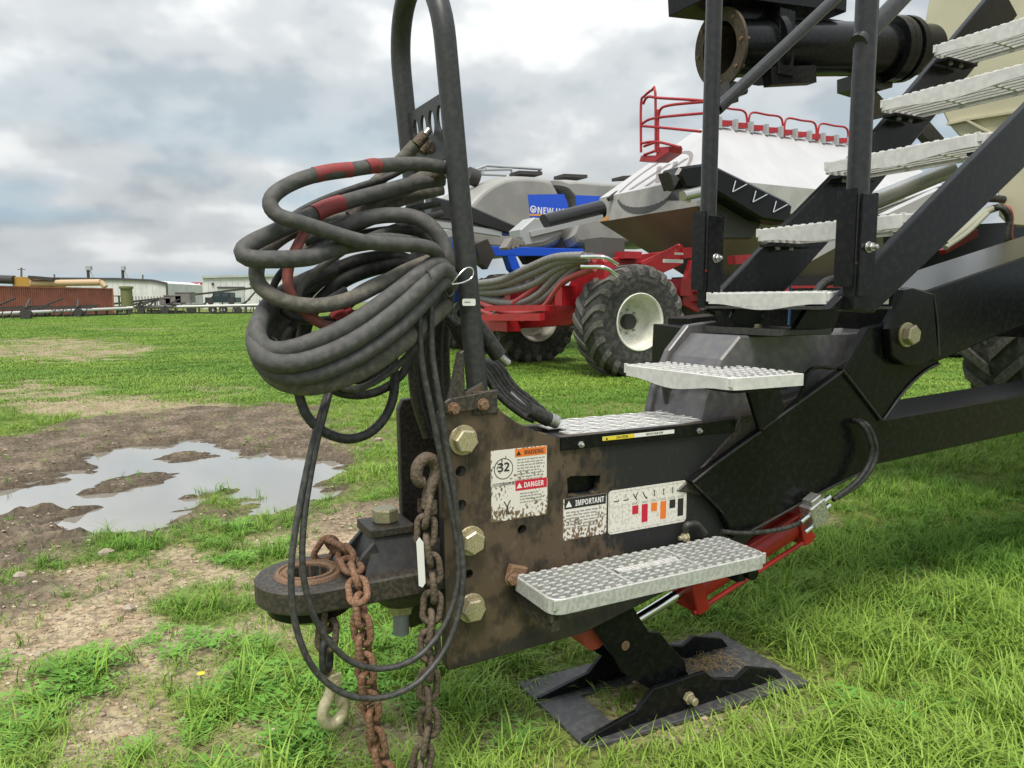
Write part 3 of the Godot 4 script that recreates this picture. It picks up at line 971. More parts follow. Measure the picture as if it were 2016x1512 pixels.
	s.box(Vector3(1.87, 1.232, -1.65), Vector3(0.26, 0.008, 0.5))
	s.prism(outline([[1428, 612], [1446, 640], [1446, 650], [1432, 650], [1418, 612]], -1.86), -1.89, -1.86, 0.002)
	part("stair_base", s, M.black_dusty, t)
	s = Shape.new()
	s.box(Vector3(1.85, 1.158, -1.74), Vector3(0.22, 0.02, 0.34))
	var bp := part("base_plate", s, M.black_dusty, t)
	copy("bolt", bolt_mesh(0.012, 0.012), M.zinc, bp, Transform3D(Basis(Vector3(1, 0, 0), Vector3(0, 0, -1), Vector3(0, 1, 0)), Vector3(1.80, 1.168, -1.72)))
	s = Shape.new()
	s.prism(outline([[1560, 655], [1598, 595], [1660, 600], [1640, 655]], -1.58), -1.6, -1.58, 0.002)
	s.prism(PackedVector2Array([Vector2(1.80, 1.15), Vector2(1.86, 1.235), Vector2(1.98, 1.235), Vector2(1.98, 1.15)]), -1.89, -1.875, 0.002)
	part("stair_foot", s, M.black, t)
	# lowest tread supports
	s = Shape.new()
	s.prism(outline([[1467, 752], [1533, 752], [1546, 806], [1497, 850]], -1.585), -1.6, -1.585, 0.002)
	s.box(Vector3(1.56, 1.008, -1.53), Vector3(0.2, 0.008, 0.12))
	part("tread_support", s, M.black, t)
	s = Shape.new()
	s.prism(outline([[1302, 738], [1388, 738], [1345, 803], [1312, 795]], -1.86), -1.872, -1.86, 0.002)
	part("tread_support", s, M.black_dusty, t)
	# --- side step
	var step := tread("side_step", t, Transform3D(Basis(), Vector3(1.226, 0.548, -1.625)), 0.705, 0.187, M.alu, "long cast aluminium side step bolted below the safety stickers", 0.0, 0.038, 6)
	s = Shape.new()
	s.box(Vector3(1.226, 0.546, -1.53), Vector3(0.2, 0.006, 0.03))
	part("name_strip", s, M.alu, step)
	write("BOURGAULT", Transform3D(FLAT, Vector3(1.226, 0.5495, -1.53)), 0.026, M.alu_white, step, "cast_lettering")
	s = Shape.new()
	s.box(Vector3(0.895, 0.487, -1.55), Vector3(0.02, 0.05, 0.19))
	s.box(Vector3(0.91, 0.50, -1.465), Vector3(0.06, 0.03, 0.02))
	part("step_bracket", s, M.black_worn, t)
	s = Shape.new()
	s.box(Vector3(1.52, 0.49, -1.56), Vector3(0.03, 0.05, 0.17))
	s.rod(Vector3(1.545, 0.49, -1.46), Vector3(1.545, 0.49, -1.54), 0.02)
	part("step_bracket", s, M.black, t)
	# --- parking jack
	s = Shape.new()
	s.xf = Transform3D(FLAT, Vector3(0, 0.012, 0))
	s.prism(PackedVector2Array([Vector2(1.085, 1.60), Vector2(1.92, 1.565), Vector2(1.925, 1.985), Vector2(1.085, 2.005)]), 0.0, 0.016, 0.003, [PackedVector2Array([Vector2(1.22, 1.68), Vector2(1.50, 1.68), Vector2(1.50, 1.84), Vector2(1.22, 1.84)])])
	var foot := part("jack_foot", s, M.pad, t, "broad black steel ground pad of the parking jack")
	for w in [-1.625, -1.875]:
		s = Shape.new()
		s.prism(PackedVector2Array([Vector2(1.09, 0.026), Vector2(1.09, 0.036), Vector2(1.27, 0.072), Vector2(1.33, 0.125), Vector2(1.53, 0.13), Vector2(1.565, 0.098), Vector2(1.66, 0.075), Vector2(1.71, 0.1), Vector2(1.84, 0.06), Vector2(1.87, 0.026)]), w - 0.012, w + 0.004, 0.002)
		part("foot_rail", s, M.black, foot)
	s = Shape.new()
	var arm := [[1152, 1215], [1180, 1190], [1236, 1176], [1252, 1204], [1277, 1244], [1300, 1246], [1321, 1273], [1348, 1300], [1356, 1340], [1352, 1360], [1297, 1367], [1230, 1327], [1189, 1266]]
	s.prism(outline(arm, -1.66), -1.676, -1.66, 0.002)
	var ja := part("jack_arm", s, M.black, t)
	s = Shape.new()
	s.prism(outline(arm, -1.66), -1.845, -1.83, 0.002)
	s.rod(Vector3(1.47, 0.10, -1.845), Vector3(1.47, 0.10, -1.66), 0.03)
	s.prism(PackedVector2Array([Vector2(1.22, 0.36), Vector2(1.26, 0.36), Vector2(1.44, 0.15), Vector2(1.42, 0.13)]), -1.83, -1.676, 0.002)
	part("jack_arm", s, M.black, t)
	var c0 := W(1231, 1271, -1.66)
	s = Shape.new()
	s.xf = Transform3D(Basis(), c0)
	s.prism(circle(Vector2.ZERO, 0.0145, 18), 0.0, 0.003, 0.001)
	part("pin_cap", s, M.bolt_rust, ja)
	s = Shape.new()
	var lc := W(1172, 1252, -1.69)
	s.rod(lc, lc + Vector3(0, 0, -0.12), 0.042, 20)
	part("pivot_sleeve", s, plain(Color(0.35, 0.06, 0.035), 0.6), t)
	s = Shape.new()
	var pb := Vector3(W(1362, 1378, -1.6).x, W(1362, 1378, -1.6).y, -1.62)
	s.xf = Transform3D(Basis(), pb)
	s.prism(hexagon(0.019), 0.0, 0.016, 0.002)
	s.prism(circle(Vector2.ZERO, 0.012, 14), 0.016, 0.038, 0.002)
	part("pin_nut", s, M.zinc, foot)
	# --- red cylinder
	var ca := Vector3(1.575, 0.335, -1.765)
	var cb := Vector3(2.045, 0.485, -1.765)
	var dir := (cb - ca).normalized()
	s = Shape.new()
	s.rod(ca, cb, 0.052, 24)
	var cyl := part("hydraulic_cylinder", s, M.red_cyl, t, "bright red hydraulic jack cylinder under the drawbar")
	for e in [ca, cb]:
		s = Shape.new()
		s.bar(e - dir * 0.025, e + dir * 0.025, 0.125, 0.125, Vector3.UP)
		part("cylinder_head", s, M.red_cyl, cyl)
	var sy := Vector3(0, 0, 1)
	var sx := dir.cross(sy).normalized()
	for a in [-1, 1]:
		for b in [-1, 1]:
			s = Shape.new()
			s.rod(ca + (sx * a + sy * b) * 0.052 - dir * 0.035, cb + (sx * a + sy * b) * 0.052 + dir * 0.035, 0.0085, 8)
			part("tie_rod", s, M.red_cyl, cyl)
	s = Shape.new()
	s.rod(ca - dir * 0.27, ca, 0.018, 16)
	part("piston_rod", s, M.chrome, cyl)
	# --- valve block and its hoses
	var vb := W(1603, 1008, -1.585)
	var vbb := spin(0.42)
	s = Shape.new()
	s.box(vb, Vector3(0.07, 0.075, 0.05), vbb)
	s.box(vb + vbb * Vector3(0.005, 0.045, 0), Vector3(0.045, 0.018, 0.04), vbb)
	var valve := part("valve_block", s, M.steel, t)
	for q in [[0.035, 0.018, 0.07], [0.035, -0.008, 0.06], [-0.035, 0.012, -0.075], [-0.035, -0.03, -0.07]]:
		s = Shape.new()
		s.rod(vb + vbb * Vector3(q[0], q[1], 0.01), vb + vbb * Vector3(q[2], q[1], 0.01), 0.0085, 10)
		part("fitting", s, M.chrome, valve)
	for k in 2:
		s = Shape.new()
		var f := k * 9.0
		s.tube(curve([W(1676 + f, 826, -1.63), W(1697 + f, 836, -1.585), W(1711 + f, 862, -1.575), W(1716 + f, 890, -1.575), W(1707 + f, 920, -1.575), W(1682 + f, 952, -1.58), W(1640 + f, 984 - f * 0.5, -1.585)], 0.012), 0.0085, 10)
		part("hydraulic_line", s, M.hose_dark, t)
	s = Shape.new()
	s.tube(curve([W(1578, 1028, -1.585), W(1545, 1040, -1.585), W(1505, 1047, -1.59), W(1460, 1050, -1.6), W(1420, 1046, -1.615)], 0.012), 0.0075, 10)
	part("hydraulic_line", s, M.hose_dark, t)
	s = Shape.new()
	s.tube(curve([W(1348, 1055, -1.64), W(1352, 1035, -1.625), W(1372, 1032, -1.625), W(1388, 1050, -1.625)], 0.01), 0.01, 10)
	part("loop_handle", s, M.black_dusty, t)
	copy("stud", stud_mesh(0.008), M.zinc, t, Transform3D(Basis(Vector3(0, 0, 1), Vector3(0, 1, 0), Vector3(-1, 0, 0)), W(1352, 1057, -1.63)))
	mast(t)
	upperworks(t)

func stickers(side: Node3D) -> void:
	var r := sheet("warning_sticker", [966, 888], [1076, 946], WN, M.sticker_specked, side, "white warning sticker with orange header and circled 32")
	var o: Node3D = r[0]
	var q: Sheet = r[1]
	patch(q, 0.42, 0.02, 0.99, 0.24, "header", M.orange, o)
	alert_mark(q, 0.485, 0.13, 0.13, M.ink, o)
	write("WARNING", Transform3D(Basis(), q.spot(0.76, 0.135, 0.0013)), q.high * 0.13, M.ink, o, "lettering", true, false, 0.72)
	ring_stroke(q, 0.22, 0.52, q.high * 0.28, 0.0022, M.ink, o)
	write("32", Transform3D(Basis(), q.spot(0.22, 0.48, 0.0012)), q.high * 0.25, M.ink, o)
	print_lines(q, 0.46, 0.96, 0.28, 0.92, 8, M.ink_pale, o)
	r = sheet("danger_sticker", [967, 953], [1077, 1012], WN, M.sticker_muddy, side, "mud-spattered white danger sticker with red header")
	o = r[0]
	q = r[1]
	patch(q, 0.42, 0.0, 0.99, 0.26, "header", M.sign_red, o)
	alert_mark(q, 0.49, 0.13, 0.14, M.white, o)
	write("DANGER", Transform3D(Basis(), q.spot(0.75, 0.135, 0.0013)), q.high * 0.14, M.white, o, "lettering", true, false, 0.78)
	print_lines(q, 0.5, 0.9, 0.31, 0.62, 4, M.ink_pale, o)
	stroke(q, [[0.22, 0.5], [0.27, 0.64], [0.26, 0.85]], 0.003, "figure", M.ink, o)
	stroke(q, [[0.33, 0.48], [0.28, 0.63], [0.30, 0.85]], 0.003, "figure", M.ink, o)
	ring_stroke(q, 0.16, 0.78, q.high * 0.14, 0.0012, M.ink_pale, o)
	r = sheet("important_sticker", [1109, 983], [1193, 1050], WN, M.sticker_muddy, side, "mud-spattered white notice sticker headed in black")
	o = r[0]
	q = r[1]
	patch(q, 0.02, 0.0, 0.98, 0.25, "header", M.ink, o)
	alert_mark(q, 0.12, 0.13, 0.15, M.white, o)
	write("IMPORTANT", Transform3D(Basis(), q.spot(0.6, 0.135, 0.0013)), q.high * 0.14, M.white, o, "lettering", true, false, 0.74)
	print_lines(q, 0.06, 0.94, 0.3, 0.75, 6, M.ink_pale, o)
	r = sheet("hose_chart_sticker", [1198, 967], [1350, 1026], WN, M.sticker, side, "clean white hose chart with coloured bars", 0.011)
	o = r[0]
	q = r[1]
	var cols := [[0.09, 0.38, 0.62, M.white], [0.21, 0.36, 0.80, M.white], [0.33, 0.42, 0.62, M.sign_red], [0.45, 0.42, 0.84, M.sign_red], [0.57, 0.42, 0.62, M.orange], [0.69, 0.42, 0.84, M.orange], [0.81, 0.42, 0.62, M.ink], [0.92, 0.42, 0.84, M.ink]]
	for i in 8:
		var c: Array = cols[i]
		if i < 2:
			var x: float = c[0]
			stroke(q, [[x - 0.04, c[1]], [x + 0.04, c[1]], [x + 0.04, c[2]], [x - 0.04, c[2]], [x - 0.04, c[1]]], 0.0008, "hose_box", M.ink_pale, o)
			stroke(q, [[x, 0.12], [x, 0.2]], 0.0012, "mark", M.ink, o)
			stroke(q, [[x - 0.03, 0.26], [x + 0.03, 0.26], [x + 0.03, 0.22]], 0.003, "mark", M.ink, o)
		else:
			patch(q, c[0] - 0.038, c[1], c[0] + 0.038, c[2], "hose_bar", c[3], o)
			print_lines(q, c[0] - 0.04, c[0] + 0.04, 0.34, 0.40, 2, M.ink_pale, o)
			if i < 4:
				stroke(q, [[c[0] - 0.03, 0.14], [c[0], 0.24], [c[0] + 0.02, 0.3]], 0.003, "mark", M.ink, o)
				stroke(q, [[c[0] + 0.03, 0.12 if i == 2 else 0.3], [c[0], 0.24]], 0.003, "mark", M.ink, o)
			else:
				ring_stroke(q, c[0], 0.2, 0.0075, 0.001, M.ink_pale, o)
				stroke(q, [[c[0], 0.12], [c[0], 0.27]], 0.003, "mark", M.ink, o)
	stroke(q, [[0.012, 0.05], [0.988, 0.05], [0.988, 0.95], [0.012, 0.95], [0.012, 0.05]], 0.0007, "border", M.ink_pale, o)
	r = sheet("caution_sticker", [1186, 860], [1327, 853], WN + 0.0076, M.white, side, "long yellow and white caution sticker", 0.001)
	o = r[0]
	q = r[1]
	patch(q, 0.0, 0.0, 0.43, 1.0, "yellow_field", M.yellow, o)
	alert_mark(q, 0.055, 0.5, 0.6, M.ink, o)
	write("CAUTION", Transform3D(Basis(), q.spot(0.26, 0.5, 0.0013)), q.high * 0.62, M.ink, o, "lettering", true, false, 0.95)
	write("WATCH YOUR STEP", Transform3D(Basis(), q.spot(0.715, 0.5, 0.0012)), q.high * 0.55, M.ink, o, "lettering", false, false, 0.85)

func mast(t: Node3D) -> void:
	var s := Shape.new()
	var path := PackedVector3Array()
	for k in 12:
		var y := lerpf(0.97, 1.86, k / 11.0)
		path.append(Vector3(0.80 - (y - 0.97) * 0.0944, y, -1.68))
	for k in range(1, 20):
		var an := PI * k / 20.0
		var y := 1.86 + sin(an) * 0.18
		path.append(Vector3(0.80 - (y - 0.97) * 0.0944, y, -1.83 + cos(an) * 0.15))
	for k in 12:
		var y := lerpf(1.86, 0.97, k / 11.0)
		path.append(Vector3(0.80 - (y - 0.97) * 0.0944, y, -1.98))
	s.tube(path, 0.0265, 20)
	var m := part("hose_mast", s, M.mast, t, "tall black looped tube mast that carries the hoses")
	s = Shape.new()
	s.xf = Transform3D(Basis(Vector3(0, 0, 1), Vector3(-0.093, 0.9957, 0), Vector3(-0.9957, -0.093, 0)), Vector3(0.742, 1.6, -1.83))
	var holes := []
	for i in 4:
		var h := PackedVector2Array()
		for k in 16:
			h.append(Vector2(-0.085 + 0.055 * i + cos(TAU * k / 16) * 0.019, 0.10 + sin(TAU * k / 16) * 0.031))
		holes.append(h)
	s.prism(PackedVector2Array([Vector2(-0.135, 0.0), Vector2(0.125, 0.0), Vector2(0.125, 0.155), Vector2(-0.135, 0.155)]), -0.004, 0.004, 0.001, holes)
	part("slotted_plate", s, M.mast, m)
	s = Shape.new()
	s.prism(outline([[878, 816], [876, 792], [886, 785], [955, 772], [962, 790], [960, 800], [930, 808]], WN + 0.012), WN + 0.0005, WN + 0.012, 0.002)
	s.prism(outline([[886, 790], [906, 694], [914, 690], [916, 784]], WN + 0.01), -1.664, WN + 0.01, 0.002)
	s.box(Vector3(0.80, 1.0, -1.655), Vector3(0.07, 0.06, 0.02))
	var b := part("mast_bracket", s, M.black_worn, t)
	for q in [[893, 805], [951, 797]]:
		copy("bolt", bolt_mesh(0.013, 0.014), M.bolt_rust, b, Transform3D(spin(rng.randf()), W(q[0], q[1], WN + 0.012)))
	var r := sheet("small_label", [910, 588], [936, 602], -1.652, M.white, m, "")
	stroke(r[1], [[0.15, 0.5], [0.6, 0.5]], 0.003, "small_print", M.ink_pale, r[0])
	# couplers resting on the sloping plate edge
	s = Shape.new()
	s.rod(W(938, 640, -1.74), W(982, 700, -1.74), 0.022, 18)
	var sock := part("wiring_socket", s, M.hose_dark, t)
	s = Shape.new()
	s.rod(W(982, 700, -1.74), W(1000, 716, -1.74), 0.011, 12)
	part("socket_nut", s, M.steel, sock)
	for i in 6:
		s = Shape.new()
		var w := -1.70 - 0.028 * i
		var k := i * 5.0
		s.tube(curve([W(900 - k, 640 - k, w - 0.02), W(935 - k * 0.5, 700, w), W(955 + k, 740 - k, w), W(985 + k, 782 - k, w), W(1025 + k, 815 - k, w), W(1050 + k, 828 - k * 0.6, w)], 0.012), 0.0085, 9, false, 0.0006 if i % 2 else 0.0, 0.006)
		part("harness_hose", s, M.hose_dark, t)
	s = Shape.new()
	s.rod(W(1040, 806, -1.70), W(1080, 826, -1.70), 0.020, 16)
	var cp := part("quick_coupler", s, M.hose_dark, t)
	s = Shape.new()
	s.rod(W(1072, 822, -1.70), W(1096, 831, -1.70), 0.0185, 16)
	part("coupler_sleeve", s, M.steel, cp)
	s = Shape.new()
	s.rod(W(1000, 775, -1.78), W(1030, 803, -1.78), 0.012, 12)
	part("coupler_tip", s, M.steel, cp)

func upperworks(t: Node3D) -> void:
	# conveying pipe with a rusty flange, running back to the tank
	var a := Vector3(2.584, 2.437, -2.76)
	var b := D(1822, 98, 4.25)
	var dir := (b - a).normalized()
	var bas := frame_of(dir)
	var s := Shape.new()
	s.xf = Transform3D(bas, a)
	s.lathe([Vector2(0.118, 0.0), Vector2(0.125, 0.0), Vector2(0.13, 0.02), Vector2(0.13, a.distance_to(b))], 32)
	var pipe := part("conveying_pipe", s, M.black, t, "thick black horizontal pipe leading to the cream tank")
	s = Shape.new()
	s.xf = Transform3D(bas, a)
	s.lathe([Vector2(0.118, 0.9), Vector2(0.118, -0.012), Vector2(0.176, -0.012), Vector2(0.176, 0.004), Vector2(0.13, 0.004)], 36)
	part("flange", s, M.brown_flange, pipe, "rust-brown bolted flange at the open pipe end")
	for k in 8:
		var an := TAU * k / 8.0
		s = Shape.new()
		s.xf = Transform3D(bas, a)
		s.rod(Vector3(cos(an) * 0.15, -0.02, sin(an) * 0.15), Vector3(cos(an) * 0.15, 0.03, sin(an) * 0.15), 0.009, 8)
		part("flange_bolt", s, M.bolt_rust, pipe)
	for f in [0.19, 0.78, 0.81, 0.86]:
		s = Shape.new()
		s.xf = Transform3D(bas, a + dir * (f * a.distance_to(b)))
		s.lathe([Vector2(0.13, -0.02), Vector2(0.168, -0.02), Vector2(0.168, 0.02), Vector2(0.13, 0.02)], 28)
		part("collar", s, M.black, pipe)
	s = Shape.new()
	var up := a + Vector3(0.05, 0.165, 0)
	s.bar(up + Vector3(-0.25, 0.05, 0.0), up + Vector3(0.55, 0.13, -0.02), 0.3, 0.12)
	s.bar(up + Vector3(-0.06, -0.02, 0), up + Vector3(1.0, 0.06, 0), 0.12, 0.06)
	s.box(up + Vector3(0.3, 0.16, 0), Vector3(0.7, 0.16, 0.25))
	s.box(a + Vector3(0.28, 0.03, 0.11), Vector3(0.1, 0.3, 0.06))
	s.bar(a + Vector3(0.2, -0.13, 0.1), a + Vector3(0.5, -0.08, 0.1), 0.06, 0.08)
	part("motor_mount", s, M.black, pipe)
	s = Shape.new()
	s.rod(a + Vector3(-0.02, -0.24, 0.0), a + Vector3(0.16, -0.17, 0), 0.02, 10)
	s.box(a + Vector3(0.04, -0.2, 0), Vector3(0.07, 0.09, 0.1))
	part("drain_stub", s, M.black_dusty, pipe)
	s = Shape.new()
	s.prism(outline([[1704, 140], [1760, 135], [1758, 172], [1735, 178], [1704, 168]], -2.72), -2.9, -2.72, 0.004)
	s.prism(outline([[1705, 178], [1720, 172], [1768, 225], [1718, 236], [1704, 215]], -2.75), -2.8, -2.75, 0.004)
	s.bar(W(1795, 230, -2.75), W(1850, 292, -2.75), 0.05, 0.09)
	part("pipe_hanger", s, M.black_dusty, pipe)
	# tank
	s = Shape.new()
	s.xf = Transform3D(ACROSS, Vector3(4.32, 0, 0))
	var o := PackedVector2Array()
	for q in [[1834, -40], [1820, 39], [1817, 140], [1866, 245], [1962, 352], [1964, 425], [1985, 445], [2300, 470], [2600, 420], [2600, -200], [1834, -200]]:
		var l := U(q[0], q[1], 4.32)
		o.append(Vector2(l.z, l.y))
	s.prism(o, -2.8, 0.0, 0.012)
	var tank := part("seed_tank", s, M.cream, t, "cream painted steel seed tank")
	for q in [[[1866, 245], [1905, 236], [2100, 205]], [[1905, 236], [1948, 260], [1975, 300]]]:
		s = Shape.new()
		for i in 2:
			s.bar(U(q[i][0], q[i][1], 4.31), U(q[i + 1][0], q[i + 1][1], 4.31), 0.012, 0.03, Vector3(-1, 0, 0))
		part("weld_rib", s, M.cream, tank)
	s = Shape.new()
	for y in [44, 52]:
		s.rod(U(1768, y - 6, 4.2), U(1820, y, 4.31), 0.006, 6)
	part("brake_line", s, M.rail, tank)
	# chassis seen under and behind the stairs
	s = Shape.new()
	s.bar(Vector3(2.5, 1.02, -2.9), Vector3(7.2, 1.35, -2.9), 0.18, 0.3)
	s.bar(Vector3(4.6, 1.2, -4.0), Vector3(4.6, 1.2, -0.4), 0.2, 0.3)
	s.bar(Vector3(8.5, 1.05, -4.0), Vector3(8.5, 1.05, -0.5), 0.2, 0.25)
	s.bar(Vector3(2.45, 1.0, -2.95), Vector3(2.3, 0.95, -1.9), 0.16, 0.28)
	s.bar(Vector3(4.8, 1.5, -3.35), Vector3(8.6, 1.8, -3.35), 0.2, 0.5)
	part("chassis", s, M.black, t)
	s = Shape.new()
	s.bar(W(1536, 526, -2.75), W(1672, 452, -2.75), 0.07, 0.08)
	part("pale_beam", s, M.tank_white, t)  # top of the far cart frame, its glint put into the pale colour
	s = Shape.new()
	s.rod(W(1706, 402, -3.1), W(1870, 335, -3.1), 0.055, 16)
	var sp := part("silver_pipe", s, M.steel, t)
	for k in 3:
		s = Shape.new()
		s.rod(W(1700, 425 + k * 7, -3.0), W(1880, 358 + k * 8, -3.0), 0.009, 8)
		part("steel_line", s, M.steel, sp)
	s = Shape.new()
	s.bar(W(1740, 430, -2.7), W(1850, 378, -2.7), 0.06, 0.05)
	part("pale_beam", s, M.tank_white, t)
	# hoses and a red marker beside the tank
	var fm := plain(Color(0.3, 0.31, 0.24), 0.5)
	s = Shape.new()
	s.tube(curve([W(1862, 482, -2.4), W(1900, 452, -2.4), W(1940, 418, -2.4), W(1965, 408, -2.4)], 0.03), 0.02, 12)
	s.tube(curve([W(1862, 488, -2.3), W(1905, 458, -2.3), W(1944, 420, -2.3)], 0.03), 0.012, 10)
	part("steel_line", s, fm, t)
	for k in 3:
		s = Shape.new()
		s.tube(curve([W(1955 + k * 8, 408, -2.4), W(1972 + k * 6, 410, -2.35), W(1985 + k * 3, 432, -2.35), W(1982 + k * 4, 470, -2.35), W(1990 + k * 14, 482, -2.35), W(2030, 488, -2.35)], 0.03), 0.014, 10)
		part("hydraulic_line", s, M.hose_red if k == 2 else M.hose_dark, t)
	s = Shape.new()
	s.tube(curve([W(1940, 390, -2.4), W(1990, 395, -2.4), W(2040, 415, -2.4)], 0.03), 0.02, 10)
	part("hydraulic_line", s, M.hose_dark, t)
	s = Shape.new()
	s.prism(outline([[1858, 492], [1918, 452], [1926, 452], [1926, 466], [1862, 500]], -2.9), -2.94, -2.9, 0.004)
	part("red_reflector", s, M.red, t)
	s = Shape.new()
	s.tube(curve([W(1540, 538, -2.1), W(1552, 548, -2.1), W(1556, 580, -2.1), W(1553, 640, -2.1)], 0.02), 0.0055, 8)
	part("blue_hose", s, plain(Color(0.05, 0.14, 0.3), 0.5), t)
	s = Shape.new()
	s.tube(curve([W(1568, 655, -2.3), W(1590, 610, -2.3), W(1620, 560, -2.3), W(1660, 545, -2.3)], 0.02), 0.02, 10)
	part("hydraulic_line", s, M.hose_dark, t)
	wheel(t, Vector3(8.5, 1.06, -4.2), 1.08, 0.62, 0.45, 20)
	wheel(t, Vector3(8.5, 1.06, -0.35), 1.08, 0.62, 0.45, 20)
func run(pts: Array) -> Array:     # [photo x, photo y, w] -> yard points
	var o := []
	for q in pts:
		o.append(W(q[0], q[1], q[2]))
	return o
func hose(called: String, label: String, category: String, pts: Array, r: float, m: Material, group := "", ribs := 0.0) -> Node3D:
	var y := run(pts)
	var c := curve(y, 0.0016 if ribs > 0.0 else 0.01)
	var low: Vector3 = y[0]
	for p in y:
		if p.y < low.y:
			low = p
	var t := thing(called, label, category, Vector3(low.x, low.y - r, low.z), group)
	var s := Shape.new()
	s.tube(c, r, 9 if ribs > 0.0 else 14, false, ribs, 0.0058)
	part("sleeve", s, m, t)
	return t
func band(t: Node3D, a: Array, b: Array, r: float) -> void:
	var s := Shape.new()
	var mid := W((a[0] + b[0]) / 2.0, (a[1] + b[1]) / 2.0 - 2.0, (a[2] + b[2]) / 2.0)
	s.tube(curve([W(a[0], a[1], a[2]), mid, W(b[0], b[1], b[2])], 0.01), r, 14)
	part("red_band", s, M.band, t)
func ferrule(t: Node3D, a: Array, b: Array, r: float) -> void:
	var s := Shape.new()
	s.rod(W(a[0], a[1], a[2]), W(b[0], b[1], b[2]), r, 12)
	part("hose_end", s, M.rust_dark, t)

func hoses() -> void:
	var g := "hydraulic hoses coiled on the mast"
	var h := hose("hydraulic_hose", "uppermost coiled hose with a long red band near the mast", "hose", [[872, 330, -1.72], [840, 324, -1.72], [800, 323, -1.72], [740, 327, -1.70], [690, 334, -1.68], [620, 345, -1.66], [572, 362, -1.65], [540, 383, -1.63], [532, 404, -1.62], [548, 424, -1.61], [584, 436, -1.60], [622, 448, -1.60], [662, 461, -1.60], [718, 476, -1.60], [775, 481, -1.61], [829, 484, -1.62], [857, 495, -1.64], [868, 520, -1.68]], 0.0165, M.hose, g)
	band(h, [618, 345, -1.66], [690, 334, -1.68], 0.0175)
	band(h, [722, 329, -1.69], [745, 327, -1.70], 0.0172)
	h = hose("hydraulic_hose", "coiled hose with a short red band under the long one", "hose", [[872, 352, -1.78], [820, 360, -1.78], [760, 376, -1.77], [700, 392, -1.75], [645, 410, -1.72], [590, 434, -1.69], [540, 457, -1.66], [497, 478, -1.63], [478, 495, -1.615], [490, 508, -1.605], [537, 511, -1.60], [607, 507, -1.61], [640, 496, -1.62], [690, 482, -1.64], [760, 474, -1.68], [820, 480, -1.72]], 0.0185, M.hose, g)
	band(h, [618, 421, -1.70], [672, 400, -1.735], 0.0195)
	hose("hydraulic_hose", "coiled hose that loops lowest at the front of the upper coil", "hose", [[870, 372, -1.84], [800, 390, -1.84], [720, 420, -1.83], [640, 440, -1.80], [585, 452, -1.76], [545, 474, -1.72], [515, 505, -1.68], [505, 535, -1.65], [512, 562, -1.63], [540, 584, -1.615], [580, 598, -1.61], [634, 601, -1.61], [690, 588, -1.62], [745, 562, -1.64], [801, 532, -1.66], [850, 512, -1.68]], 0.0165, M.hose_dust, g)
	hose("hydraulic_hose", "hose arching over the top of the lower coil", "hose", [[598, 470, -1.76], [640, 458, -1.75], [672, 446, -1.74], [710, 433, -1.73], [759, 424, -1.72], [812, 427, -1.70], [848, 446, -1.68], [870, 475, -1.67], [881, 510, -1.66], [880, 545, -1.68]], 0.0185, M.hose, g)
	hose("hydraulic_hose", "slanting brown hose rising to the slotted plate", "hose", [[585, 500, -1.86], [640, 455, -1.86], [690, 410, -1.85], [740, 360, -1.84], [790, 315, -1.82], [818, 285, -1.80]], 0.0165, M.hose_dust, g)
	hose("hydraulic_hose", "dusty hose slanting beside the brown one to the mast", "hose", [[690, 430, -1.80], [740, 395, -1.80], [790, 372, -1.80], [850, 345, -1.78], [875, 335, -1.76]], 0.02, M.hose_dust, g)
	# the heavy lower bundle
	var low := [
		[[884, 535, -1.66], [857, 519, -1.64], [825, 540, -1.62], [773, 580, -1.60], [690, 638, -1.575], [607, 676, -1.56], [551, 690, -1.56], [520, 682, -1.57], [507, 660, -1.59], [512, 630, -1.63], [532, 598, -1.68], [560, 576, -1.73], [610, 548, -1.80], [670, 525, -1.86]],
		[[888, 548, -1.66], [868, 530, -1.64], [840, 556, -1.61], [775, 615, -1.585], [695, 672, -1.56], [612, 708, -1.545], [552, 716, -1.545], [516, 702, -1.56], [503, 672, -1.59], [510, 636, -1.65], [538, 604, -1.71], [580, 575, -1.78], [640, 545, -1.85]],
		[[890, 566, -1.67], [872, 556, -1.65], [840, 590, -1.62], [780, 650, -1.59], [700, 705, -1.565], [618, 738, -1.555], [560, 741, -1.56], [522, 722, -1.58], [508, 690, -1.62], [520, 650, -1.69], [550, 615, -1.76], [600, 585, -1.84]],
		[[880, 600, -1.69], [845, 632, -1.66], [775, 690, -1.62], [700, 736, -1.60], [625, 760, -1.595], [570, 757, -1.605], [532, 735, -1.63], [520, 700, -1.68], [538, 655, -1.75], [575, 620, -1.83]]]
	var tell := ["innermost hose of the heavy lower bundle", "second hose of the heavy lower bundle, counted from inside", "third hose of the heavy lower bundle, counted from inside", "outermost dusty hose at the bottom of the heavy lower bundle"]
	for i in 4:
		hose("hydraulic_hose", tell[i], "hose", low[i], [0.019, 0.02, 0.018, 0.0195][i], [M.hose, M.hose, M.hose, M.hose_dust][i], g)
	# inner darker arcs
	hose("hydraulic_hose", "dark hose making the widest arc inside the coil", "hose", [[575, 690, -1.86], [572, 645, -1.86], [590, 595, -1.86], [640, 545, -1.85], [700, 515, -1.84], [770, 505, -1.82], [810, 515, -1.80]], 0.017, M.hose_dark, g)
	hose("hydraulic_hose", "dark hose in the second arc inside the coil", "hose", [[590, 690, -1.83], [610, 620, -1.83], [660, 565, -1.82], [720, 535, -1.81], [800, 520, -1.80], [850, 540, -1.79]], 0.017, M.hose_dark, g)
	hose("hydraulic_hose", "dark hose in the tight inner arc under the red cloth ties", "hose", [[640, 660, -1.80], [680, 600, -1.79], [730, 565, -1.78], [790, 545, -1.77], [850, 555, -1.76]], 0.017, M.hose_dust, g)
